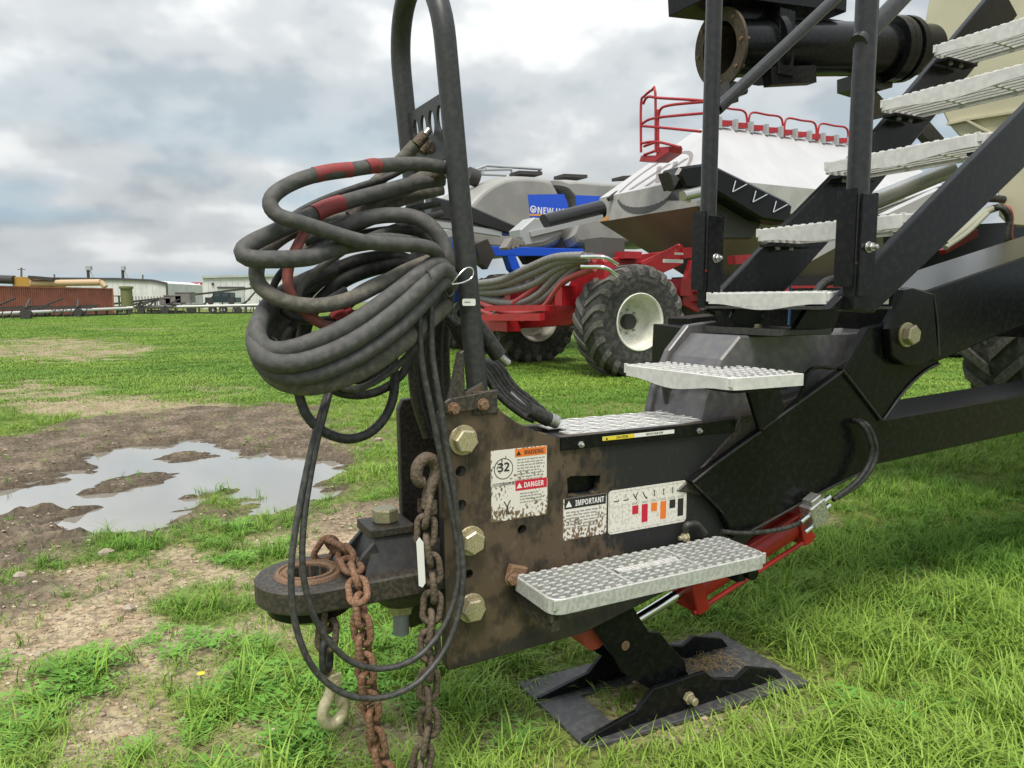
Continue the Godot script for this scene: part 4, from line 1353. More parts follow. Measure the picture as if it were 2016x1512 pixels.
	hose("hydraulic_hose", "dark hose flat across the top inside the coil", "hose", [[640, 480, -1.84], [700, 466, -1.84], [770, 456, -1.83], [830, 460, -1.80], [868, 490, -1.77]], 0.015, M.hose_dark, g)
	hose("hydraulic_hose", "rusty red hose showing through the coil", "hose", [[612, 440, -1.72], [590, 475, -1.70], [572, 515, -1.67], [566, 550, -1.655], [574, 580, -1.65], [592, 606, -1.645], [620, 630, -1.64], [655, 646, -1.635], [690, 648, -1.64]], 0.0115, M.hose_red, g)
	# ribbed conduits under the coil
	var g2 := "ribbed conduits under the coil"
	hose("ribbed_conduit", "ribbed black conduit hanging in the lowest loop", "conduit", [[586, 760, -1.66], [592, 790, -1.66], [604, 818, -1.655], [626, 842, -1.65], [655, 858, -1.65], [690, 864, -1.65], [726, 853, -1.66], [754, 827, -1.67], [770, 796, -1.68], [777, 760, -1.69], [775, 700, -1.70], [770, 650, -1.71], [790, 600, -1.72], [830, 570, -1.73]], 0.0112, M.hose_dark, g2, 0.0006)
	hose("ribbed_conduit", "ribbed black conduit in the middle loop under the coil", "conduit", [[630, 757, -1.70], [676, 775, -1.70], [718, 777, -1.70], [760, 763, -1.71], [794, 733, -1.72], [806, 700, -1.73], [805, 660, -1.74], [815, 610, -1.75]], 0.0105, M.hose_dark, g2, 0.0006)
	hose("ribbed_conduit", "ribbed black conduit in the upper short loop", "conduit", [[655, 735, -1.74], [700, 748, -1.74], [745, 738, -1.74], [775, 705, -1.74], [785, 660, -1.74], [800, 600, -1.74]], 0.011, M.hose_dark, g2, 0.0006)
	for i in 4:
		hose("tie_wire", "thin black wire tie crossing behind the conduits", "wire", [[690 + i * 22, 748 - i * 14, -1.76], [712 + i * 20, 722 - i * 10, -1.75], [730 + i * 18, 695 - i * 6, -1.76]], 0.0028, M.hose_dark, "thin wire ties behind the conduits")
	# stems between coil and plates
	for i in 5:
		var x := 812.0 + i * 16.0
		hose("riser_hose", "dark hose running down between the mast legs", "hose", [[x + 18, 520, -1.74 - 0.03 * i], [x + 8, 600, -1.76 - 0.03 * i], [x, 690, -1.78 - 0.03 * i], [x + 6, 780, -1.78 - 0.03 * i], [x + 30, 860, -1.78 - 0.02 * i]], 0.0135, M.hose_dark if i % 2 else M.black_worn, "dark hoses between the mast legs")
	# crimped ends where hoses meet the mast, and thinner lines woven through the coil
	for q in [[[818, 286], [836, 266], -1.80], [[868, 330], [888, 334], -1.72], [[850, 346], [880, 340], -1.77], [[846, 300], [860, 276], -1.82], [[830, 300], [842, 278], -1.86]]:
		var a := W(q[0][0], q[0][1], q[2])
		var b := W(q[1][0], q[1][1], q[2])
		var ct := thing("hose_coupling", "crimped steel hose coupling stuck in the slotted mast plate", "coupling", a, "hose couplings at the slotted plate")
		var cs := Shape.new()
		cs.rod(a, b, 0.014, 12)
		part("crimp_sleeve", cs, M.rust_dark, ct)
		cs = Shape.new()
		cs.rod(b, b + (b - a) * 0.5, 0.010, 6)
		part("hex_tip", cs, M.steel, ct)
	var thin := [
		[[870, 420, -1.78], [800, 440, -1.76], [720, 470, -1.70], [640, 520, -1.66], [590, 570, -1.65], [600, 620, -1.65], [670, 640, -1.65], [760, 610, -1.66], [850, 570, -1.68]],
		[[865, 400, -1.82], [780, 420, -1.80], [690, 455, -1.76], [600, 500, -1.72], [548, 545, -1.70], [540, 590, -1.70], [590, 630, -1.70], [690, 620, -1.70], [790, 580, -1.71], [860, 545, -1.72]],
		[[880, 560, -1.69], [820, 640, -1.66], [740, 700, -1.64], [660, 740, -1.63], [600, 745, -1.63], [560, 720, -1.65], [556, 670, -1.69], [600, 620, -1.74], [680, 570, -1.78]],
		[[800, 330, -1.79], [760, 350, -1.79], [700, 370, -1.78], [640, 392, -1.77], [585, 420, -1.75], [535, 462, -1.71], [510, 510, -1.68]],
		[[870, 600, -1.70], [820, 680, -1.68], [770, 730, -1.67], [720, 760, -1.67], [680, 765, -1.68], [650, 745, -1.70]]]
	var told := ["thin line lying highest across the front of the coil", "thin line woven behind the front loops of the coil", "thin line following the lower bundle", "thin line running beside the red-banded hoses", "thin line sagging below the lower bundle"]
	for i in thin.size():
		hose("thin_hose", told[i], "hose", thin[i], 0.0085, M.hose_dark if i % 2 else M.hose, "thin lines in the coil")
	for q in [[836, 552], [690, 656], [540, 694]]:
		var a := W(q[0], q[1], -1.60)
		var zt := thing("cable_tie", ["black cable tie round the bundle at the mast", "black cable tie round the middle of the lower bundle", "black cable tie at the front bend of the lower bundle", "black cable tie on the upper hoses"][[836, 690, 540, 705].find(q[0])], "cable tie", a + Vector3(0, -0.05, 0), "cable ties on the coil")
		var zs := Shape.new()
		var rp := PackedVector3Array()
		for k in 14:
			var an := TAU * k / 14.0
			rp.append(a + Vector3(sin(an) * 0.012, cos(an) * 0.03, -0.022 + sin(an) * 0.03))
		zs.tube(rp, 0.0022, 6, true)
		part("strap", zs, M.hose_dark, zt)
	# red cloth tied in the coil
	var c0 := W(655, 626, -1.67)
	var t := thing("red_rag", "crumpled pinkish red rag tied inside the coil", "rag", c0 + Vector3(0, -0.03, 0))
	var s := Shape.new()
	for i in 4:
		var p := c0 + Vector3(rng.randf_range(-0.02, 0.025), rng.randf_range(-0.02, 0.02), rng.randf_range(-0.005, 0.012))
		s.tube(curve([p, p + Vector3(0.02, 0.012, 0.006), p + Vector3(0.036, -0.004 + 0.01 * i, 0.0), p + Vector3(0.03, -0.02, -0.006)], 0.006), 0.008, 7)
	part("cloth", s, M.pink_hose, t)
	t = thing("red_rag", "small red ribbon end beside the mast leg", "rag", W(800, 640, -1.68))
	s = Shape.new()
	s.tube(curve([W(797, 622, -1.68), W(802, 632, -1.675), W(800, 640, -1.68)], 0.005), 0.005, 7)
	part("cloth", s, M.pink_hose, t)
	# two hanging cables
	hose("hanging_cable", "black cable hanging in the inner of two big loops", "cable", [[838, 545, -1.66], [828, 590, -1.64], [826, 640, -1.625], [832, 720, -1.62], [848, 800, -1.615], [866, 890, -1.61], [884, 980, -1.60], [898, 1060, -1.595], [903, 1120, -1.59], [896, 1175, -1.585], [874, 1232, -1.58], [836, 1282, -1.575], [790, 1309, -1.57], [735, 1316, -1.57], [684, 1298, -1.57], [642, 1255, -1.575], [615, 1205, -1.58], [600, 1150, -1.585], [595, 1090, -1.59], [599, 1020, -1.60], [609, 950, -1.615], [622, 880, -1.63], [637, 820, -1.65], [650, 770, -1.68], [652, 735, -1.72]], 0.0072, M.cable, "two hanging cables")
	hose("hanging_cable", "black cable hanging in the outer of two big loops", "cable", [[850, 550, -1.655], [848, 610, -1.635], [852, 700, -1.625], [866, 790, -1.615], [880, 880, -1.605], [894, 970, -1.595], [906, 1060, -1.59], [912, 1130, -1.58], [905, 1200, -1.575], [878, 1275, -1.565], [832, 1335, -1.555], [780, 1366, -1.55], [722, 1375, -1.55], [670, 1362, -1.55], [622, 1322, -1.555], [592, 1265, -1.56], [577, 1200, -1.57], [573, 1130, -1.58], [579, 1060, -1.59], [591, 990, -1.605], [605, 920, -1.62], [620, 855, -1.64], [636, 800, -1.665], [648, 760, -1.70]], 0.0072, M.cable, "two hanging cables")
	# snap hook on the mast
	var k0 := W(906, 555, -1.645)
	t = thing("snap_hook", "bright steel snap hook clipped to the mast", "hook", k0 + Vector3(0, -0.03, 0))
	s = Shape.new()
	s.tube(curve([W(886, 562, -1.645), W(900, 545, -1.635), W(918, 528, -1.635), W(930, 530, -1.635), W(930, 545, -1.635), W(912, 556, -1.635), W(890, 560, -1.64)], 0.004), 0.0022, 7)
	part("wire_body", s, M.chrome, t)
	s = Shape.new()
	s.tube(curve([W(884, 560, -1.65), W(876, 572, -1.645), W(884, 584, -1.645), W(893, 576, -1.645), W(888, 562, -1.645)], 0.004), 0.0025, 7)
	part("eye_ring", s, M.cable, t)

func link_mesh(long: float, wide: float, r: float) -> ArrayMesh:
	var s := Shape.new()
	var p := PackedVector3Array()
	var k := wide / 2
	var h := long / 2 - k
	for i in 11:
		var a := PI * i / 10.0
		p.append(Vector3(cos(a) * k, h + sin(a) * k, 0))
	for i in 11:
		var a := PI + PI * i / 10.0
		p.append(Vector3(cos(a) * k, -h + sin(a) * k, 0))
	s.tube(p, r, 8, true)
	return s.mesh()
func chain(called: String, label: String, pts: Array, m: Material, second: Material, skew := 0.6) -> Node3D:
	var y := run(pts)
	var c := curve(y, 0.004)
	var low: Vector3 = c[0]
	for p in c:
		if p.y < low.y:
			low = p
	var t := thing(called, label, "chain", low, "safety chains on the hitch")
	var lm := link_mesh(0.074, 0.041, 0.0085)
	var pitch := 0.0475
	var acc := pitch * 0.5
	var turn := 0
	var last := c[0]
	for i in range(1, c.size()):
		acc += c[i].distance_to(c[i - 1])
		if acc >= pitch:
			acc -= pitch
			var d := (c[i] - c[maxi(i - 8, 0)]).normalized()
			var b := frame_of(-d, Vector3(0.25, 0, 1)) * Basis(Vector3.UP, skew + (PI / 2 if turn % 2 else 0.0) + rng.randf_range(-0.2, 0.2))
			copy("link", lm, m if rng.randf() < 0.7 else second, t, Transform3D(b, c[i]))
			turn += 1
	return t
func grab_hook(t: Node3D, at: Vector3, high: float, m: Material) -> void:
	# a clevis hook hanging from its eye at the top
	var s := Shape.new()
	var bas := Basis(Vector3.UP, 0.25)
	s.xf = Transform3D(bas, at)
	var pts := []
	for q in [[0.0, 0.0], [-0.02, -0.2], [-0.08, -0.36], [-0.17, -0.5], [-0.2, -0.66], [-0.12, -0.82], [0.03, -0.87], [0.17, -0.78], [0.21, -0.62], [0.17, -0.5], [0.1, -0.47]]:
		pts.append(Vector3(q[0], q[1], 0) * high)
	s.tube(curve(pts, 0.004), absf(high) * 0.105, 14)
	part("hook_body", s, m, t)
	s = Shape.new()
	s.xf = Transform3D(bas, at)
	for z in [-1, 1]:
		s.box(Vector3(0, -0.03 * high, z * high * 0.12), Vector3(high * 0.2, high * 0.24, high * 0.06))
	s.rod(Vector3(0, -0.06 * high, -high * 0.18), Vector3(0, -0.06 * high, high * 0.18), high * 0.055, 10)
	part("clevis", s, m, t)

func chains() -> void:
	chain("safety_chain", "rusty orange safety chain draped over the tow tongue", [[632, 1096, -1.86], [650, 1072, -1.84], [672, 1086, -1.80], [690, 1110, -1.73], [700, 1138, -1.67], [706, 1175, -1.625], [712, 1230, -1.62], [718, 1300, -1.62], [728, 1380, -1.62], [744, 1470, -1.62], [768, 1540, -1.62], [800, 1580, -1.62]], M.rust, M.rust, 0.5)
	var t := chain("safety_chain", "dark muddy safety chain hanging in front of the side plate", [[846, 985, -1.63], [838, 1040, -1.625], [848, 1110, -1.62], [852, 1170, -1.62], [845, 1240, -1.61], [846, 1300, -1.605], [842, 1370, -1.60], [844, 1430, -1.60], [832, 1490, -1.60], [812, 1560, -1.61], [800, 1580, -1.62]], M.rust_dark, M.rust_dark, 0.9)
	grab_hook(t, W(841, 1000, -1.63), -0.14, M.rust_dark)
	t = chain("safety_chain", "short dark chain end with a yellow zinc grab hook", [[648, 1188, -1.70], [646, 1230, -1.69], [642, 1280, -1.68], [648, 1325, -1.67]], M.hose_dark, M.rust_dark, 0.7)
	grab_hook(t, W(654, 1332, -1.665), 0.135, M.zinc_hook)
	t = thing("strap_tag", "narrow white plastic tag stuck through a dark chain link", "tag", W(828, 1158, -1.60))
	var s := Shape.new()
	s.prism(outline([[820, 1068], [826, 1058], [834, 1068], [838, 1148], [832, 1157], [825, 1154]], -1.60), -1.602, -1.60, 0.0005)
	part("tag_sheet", s, M.white, t)
func red_cart() -> void:
	var t := thing("air_cart", "red framed air cart with large white hip roofed tank", "air cart", Vector3(9.5, 0, -11.5))
	for w in [-9.98, -13.3]:
		wheel(t, Vector3(7.5, 0.92, w), 0.94, 0.66, 0.45, 20)
	for w in [-9.9, -13.3]:
		wheel(t, Vector3(16.5, 0.95, w), 0.96, 0.66, 0.42, 20)
	# tank: front wall u = 9, far wall w = -13.05, near wall w = -10.1
	var uf := 9.0
	var ub := 17.0
	var wf := -13.05
	var wn := -10.1
	var y0 := 2.9
	var y1 := 3.39
	var s := Shape.new()
	var lo := [Vector3(uf, y0, wf), Vector3(uf, y0, wn), Vector3(ub, y0, wn), Vector3(ub, y0, wf)]
	var hi := [Vector3(uf, y1, wf), Vector3(uf, y1, wn), Vector3(ub, y1, wn), Vector3(ub, y1, wf)]
	var cut := 0.12
	for i in 4:
		var j := (i + 1) % 4
		s.quad(lo[i], lo[j], hi[j], hi[i])
	var tank := part("tank_wall", s, M.tank_grey, t)
	s = Shape.new()
	var rf := [Vector3(10.45, 4.66, -11.82), Vector3(10.45, 4.66, -11.36), Vector3(16.0, 4.66, -11.36), Vector3(16.0, 4.66, -11.82)]
	for i in 4:
		var j := (i + 1) % 4
		s.quad(hi[i], hi[j], rf[j], rf[i])
	s.quad(rf[0], rf[1], rf[2], rf[3])
	var roof := part("tank_roof", s, M.tank_white, t)
	s = Shape.new()
	var hp := [Vector3(10.6, 1.7, -12.0), Vector3(10.6, 1.7, -11.2), Vector3(15.6, 1.7, -11.2), Vector3(15.6, 1.7, -12.0)]
	for i in 4:
		var j := (i + 1) % 4
		s.quad(lo[i], lo[j], hp[j], hp[i])
	s.quad(hp[0], hp[1], hp[2], hp[3])
	part("tank_hopper", s, M.hopper, t)
	# lid clamps along the ridge
	for k in 12:
		var x := 10.6 + k * 0.42
		s = Shape.new()
		s.box(Vector3(x, 4.72, -11.33), Vector3(0.06, 0.22, 0.14))
		var cl := part("lid_clamp", s, M.frame_grey, roof)
		s = Shape.new()
		s.bar(Vector3(x + 0.03, 4.72, -11.33), Vector3(x + 0.3, 4.74, -11.33), 0.12, 0.1)
		part("clamp_lever", s, M.red, cl)
	# ridge hoops
	for k in 5:
		var x := 10.55 + k * 1.02
		s = Shape.new()
		s.tube(curve([Vector3(x, 4.66, -11.5), Vector3(x, 4.95, -11.5), Vector3(x + 0.1, 5.08, -11.5), Vector3(x + 0.5, 5.08, -11.5), Vector3(x + 0.86, 5.08, -11.5), Vector3(x + 0.96, 4.95, -11.5), Vector3(x + 0.96, 4.66, -11.5)], 0.06), 0.022, 8)
		part("roof_hoop", s, M.red, t)
	# emblem on the front of the tank: an arc with arrow heads crossing from wall to roof
	emblem(t, uf)
	s = Shape.new()
	s.box(Vector3(uf - 0.004, 2.95, wf + 0.19), Vector3(0.004, 0.08, 0.3))
	part("amber_reflector", s, M.nh_orange, tank)
	# access platform railing at the front
	var ru := 8.6
	var rails := [
		[[1262, 300], [1262, 205], [1268, 190], [1284, 177], [1290, 182], [1291, 300]],
		[[1266, 205], [1275, 191], [1300, 193], [1395, 200], [1405, 215], [1406, 250]],
		[[1295, 240], [1300, 216], [1320, 207], [1390, 200]],
		[[1264, 243], [1292, 232], [1406, 221]],
		[[1264, 248], [1300, 251], [1380, 259]],
		[[1263, 282], [1292, 279], [1340, 290]],
		[[1295, 216], [1296, 300]],
		[[1268, 288], [1290, 280]],
		[[1268, 305], [1290, 297]]]
	for q in rails:
		s = Shape.new()
		var y := []
		for p in q:
			y.append(U(p[0], p[1], ru))
		s.tube(curve(y, 0.06), 0.024, 8)
		part("platform_rail", s, M.red, t)
	s = Shape.new()
	s.xf = Transform3D(ACROSS, Vector3(ru, 0, 0))
	var o := PackedVector2Array()
	for p in [[1258, 318], [1262, 306], [1290, 306], [1296, 290], [1318, 288], [1316, 300], [1290, 318]]:
		var l := U(p[0], p[1], ru)
		o.append(Vector2(l.z, l.y))
	s.prism(o, -0.3, 0.0, 0.006)
	part("platform_floor", s, M.red, t)
	s = Shape.new()
	s.bar(Vector3(8.9, 3.3, -12.6), Vector3(9.2, 3.5, -12.6), 0.08, 0.08)
	part("platform_stay", s, M.dark_iron, t)
	# chassis
	s = Shape.new()
	s.bar(Vector3(6.6, 1.35, -10.75), Vector3(17.3, 1.45, -10.75), 0.22, 0.34)
	s.bar(Vector3(6.6, 1.35, -12.6), Vector3(17.3, 1.45, -12.6), 0.22, 0.34)
	s.bar(Vector3(8.9, 1.5, -13.0), Vector3(8.9, 1.5, -10.2), 0.25, 0.3)
	s.bar(Vector3(7.5, 0.95, -13.1), Vector3(7.5, 0.95, -10.2), 0.26, 0.24)
	s.bar(Vector3(16.5, 0.95, -13.1), Vector3(16.5, 0.95, -10.2), 0.26, 0.24)
	part("chassis", s, M.red, t)
	s = Shape.new()
	s.bar(Vector3(7.5, 0.95, -12.4), Vector3(8.0, 1.3, -12.4), 0.3, 0.2)
	s.bar(Vector3(7.5, 0.95, -10.9), Vector3(8.0, 1.3, -10.9), 0.3, 0.2)
	s.bar(Vector3(6.2, 0.95, -12.9), Vector3(6.2, 1.0, -10.6), 0.1, 0.12)
	s.bar(Vector3(6.3, 1.12, -12.9), Vector3(6.3, 1.15, -10.6), 0.08, 0.1)
	s.box(Vector3(6.5, 0.85, -12.6), Vector3(0.3, 0.3, 0.9))
	part("axle_frame", s, M.red, t)
	s = Shape.new()
	s.box(Vector3(13.0, 1.3, -11.6), Vector3(5.6, 0.9, 1.1))
	s.box(Vector3(9.6, 1.25, -11.6), Vector3(0.6, 0.8, 1.6))
	part("metering_box", s, M.dark_iron, t)
	s = Shape.new()
	s.prism(outline([[1190, 526], [1205, 508], [1330, 492], [1338, 480], [1345, 484], [1345, 520], [1300, 540], [1225, 545]], -10.45), -10.55, -10.45, 0.01)
	s.prism(outline([[1345, 488], [1392, 486], [1392, 505], [1345, 510]], -10.4), -10.6, -10.4, 0.01)
	s.bar(W(1260, 520, -10.2), W(1335, 485, -10.2), 0.06, 0.06)
	s.box(W(1237, 503, -10.4), Vector3(0.35, 0.12, 0.3))
	s.prism(outline([[1362, 512], [1395, 505], [1420, 600], [1372, 615], [1345, 600], [1343, 570]], -10.3), -10.4, -10.3, 0.01)
	s.bar(W(1440, 512, -10.3), W(1500, 508, -10.3), 0.2, 0.16)
	part("side_frame", s, M.red, t)
	for q in [[[1305, 510], [1345, 518]], [[1328, 497], [1345, 502]], [[1125, 551], [1150, 562]]]:
		var r := sheet("notice_sticker", q[0], q[1], -10.12 if q[0][0] > 1200 else -10.9, M.white, t, "")
		print_lines(r[1], 0.1, 0.9, 0.2, 0.9, 3, M.ink_pale, r[0])
	for k in 4:
		s = Shape.new()
		s.bar(W(1368, 540 + k * 18, -10.25), W(1405, 538 + k * 18, -10.25), 0.2, 0.03)
		part("ladder_rung", s, M.red_dark, t)
	s = Shape.new()
	s.box(W(1190, 490, -10.9) , Vector3(0.5, 0.35, 0.5))
	part("control_box", s, M.logo, t)
	# manifold hoses across the front
	var hz := [
		[[925, 560], [985, 552], [1040, 528], [1090, 508], [1150, 504]], [[925, 568], [990, 560], [1050, 538], [1100, 516], [1160, 507]],
		[[925, 574], [985, 575], [1050, 560], [1105, 525], [1165, 506]], [[925, 578], [970, 592], [1020, 596], [1060, 580], [1100, 540], [1150, 506]],
		[[925, 585], [975, 602], [1020, 604], [1070, 588], [1112, 548], [1160, 506]]]
	for i in 5:
		s = Shape.new()
		var y := []
		for p in hz[i]:
			y.append(U(p[0], p[1], 6.5 + 0.05 * i))
		s.tube(curve(y, 0.06), 0.072, 10)
		part("air_hose", s, M.grey_hose, t)
	for q in [[[930, 590], [990, 612], [1030, 616], [1070, 605], [1110, 555], [1170, 528]], [[1010, 598], [1050, 570], [1085, 535], [1120, 516], [1170, 510]], [[930, 605], [980, 622], [1030, 628]]]:
		s = Shape.new()
		var y := []
		for p in q:
			y.append(U(p[0], p[1], 6.62))
		s.tube(curve(y, 0.06), 0.055, 10)
		part("air_hose", s, M.pink_hose, t)
	s = Shape.new()
	s.xf = Transform3D(ACROSS, Vector3(6.9, 0, 0))
	o = PackedVector2Array()
	for p in [[930, 628], [930, 640], [1000, 648], [1120, 640], [1190, 600], [1190, 515], [1170, 500], [1150, 502], [1120, 560], [1090, 600]]:
		var l := U(p[0], p[1], 6.9)
		o.append(Vector2(l.z, l.y))
	s.prism(o, -0.2, 0.0, 0.01)
	part("manifold_frame", s, M.red, t)
	for k in 2:
		s = Shape.new()
		s.tube(curve([U(1145, 506 + 19 * k, 6.45), U(1190, 507 + 20 * k, 6.6), U(1215, 520 + 22 * k, 6.9)], 0.1), 0.035, 8)
		part("bright_pipe", s, M.chrome, t)
	# folded conveyor along the near side
	var a := W(1318, 348, -9.3)
	var b := W(1560, 412, -9.3)
	s = Shape.new()
	s.prism(outline([[1330, 345], [1340, 328], [1398, 320], [1550, 395], [1562, 405], [1555, 440], [1500, 432], [1400, 372], [1350, 370], [1342, 352]], -9.3), -9.75, -9.3, 0.04)
	var cv := part("conveyor", s, M.black, t, "folded black conveyor along the side of the white tank")
	s = Shape.new()
	s.prism(outline([[1316, 338], [1334, 344], [1340, 352], [1328, 373]], -9.32), -9.6, -9.32, 0.02)
	part("rubber_spout", s, M.black_dusty, cv)
	s = Shape.new()
	s.rod(W(1344, 386, -9.28), W(1394, 374, -9.28), 0.085, 16)
	s.bar(W(1356, 396, -9.28), W(1392, 388, -9.28), 0.1, 0.04)
	part("motor", s, M.steel, cv)
	for k in 3:
		s = Shape.new()
		var x := 1448.0 + k * 40
		var y2 := 378.0 + k * 20
		s.rod(W(x, y2 - 22, -9.28), W(x - 6, y2, -9.28), 0.012, 6)
		s.rod(W(x - 6, y2, -9.28), W(x + 22, y2 - 15, -9.28), 0.012, 6)
		part("wire_clip", s, M.chrome, cv)
	s = Shape.new()
	s.prism(outline([[1400, 385], [1500, 440], [1480, 470], [1400, 470]], -9.6), -9.75, -9.6, 0.02)
	part("conveyor_chute", s, M.dark_iron, cv)
	# grey auger reaching out to the front
	var af := -12.0
	s = Shape.new()
	s.rod(W(1072, 440, af), W(1184, 412, af), 0.17, 18)
	var au := part("auger_tube", s, M.rail, t, "dark auger tube reaching forward of the white tank")
	s = Shape.new()
	s.bar(W(1040, 462, af + 0.1), W(1182, 428, af + 0.1), 0.2, 0.09)
	part("auger_rail", s, M.frame_grey, au)
	s = Shape.new()
	s.prism(outline([[1024, 452], [1052, 428], [1062, 430], [1072, 448], [1106, 452], [1108, 462], [1070, 478], [1034, 484], [1026, 466]], af + 0.15), af - 0.3, af + 0.15, 0.02)
	part("auger_hood", s, M.frame_grey, au)
	s = Shape.new()
	for k in 5:
		s.bar(W(1004 + k * 6, 470 + k * 1.5, af), W(992 + k * 9, 490 + k * 1.0 - k * k, af), 0.3, 0.06)
	part("torn_cover", s, M.hopper, au)

func emblem(t: Node3D, uf: float) -> void:
	var front := Vector3(-1, 0, 0)
	# circle centre on the fold between wall and roof, radius 0.85
	var cw := -11.55
	var fold := Vector3(uf, 3.39, cw)
	var up := (Vector3(10.45, 4.66, 0) - Vector3(uf, 3.39, 0)).normalized()
	var nrm := Vector3(-up.y, up.x, 0)
	var s := Shape.new()
	for i in 14:
		var a0 := PI + 0.25 + (PI - 0.55) * i / 14.0
		var a1 := PI + 0.25 + (PI - 0.55) * (i + 1) / 14.0
		var w0 := 0.03 + 0.1 * sin(PI * minf(1.0, (i + 1) / 14.0))
		s.quad(fold + Vector3(-0.006, sin(a0) * 0.47, cos(a0) * 0.9), fold + Vector3(-0.006, sin(a1) * 0.47, cos(a1) * 0.9), fold + Vector3(-0.006, sin(a1) * (0.47 - w0), cos(a1) * (0.9 - w0)), fold + Vector3(-0.006, sin(a0) * (0.47 - w0), cos(a0) * (0.9 - w0)))
	s.quad(fold + Vector3(-0.006, -0.3, 0.62), fold + Vector3(-0.006, 0.0, 0.98), fold + Vector3(-0.006, -0.34, 1.0), fold + Vector3(-0.006, -0.2, 0.86))
	part("emblem", s, M.logo, t)
	s = Shape.new()
	for i in 14:
		var a0 := 0.25 + (PI - 0.3) * i / 14.0
		var a1 := 0.25 + (PI - 0.3) * (i + 1) / 14.0
		var w0 := 0.08
		var f := func(a: float, k: float) -> Vector3: return fold + nrm * 0.006 + up * (sin(a) * (1.15 - k)) + Vector3(0, 0, cos(a) * (0.9 - k))
		s.quad(f.call(a0, 0.0), f.call(a1, 0.0), f.call(a1, w0), f.call(a0, w0))
	for q in [[-0.6, 0.08, -0.05, 0.75], [-0.1, 0.08, 0.4, 0.8], [-0.35, 0.75, 0.2, 0.12], [0.1, 0.78, 0.5, 0.3]]:
		var p0: Vector3 = fold + nrm * 0.006 + up * q[1] + Vector3(0, 0, q[0])
		var p1: Vector3 = fold + nrm * 0.006 + up * q[3] + Vector3(0, 0, q[2])
		s.quad(p0, p0 + Vector3(0, 0, 0.14), p1 + Vector3(0, 0, 0.14), p1)
	part("emblem", s, M.logo_pale, t)

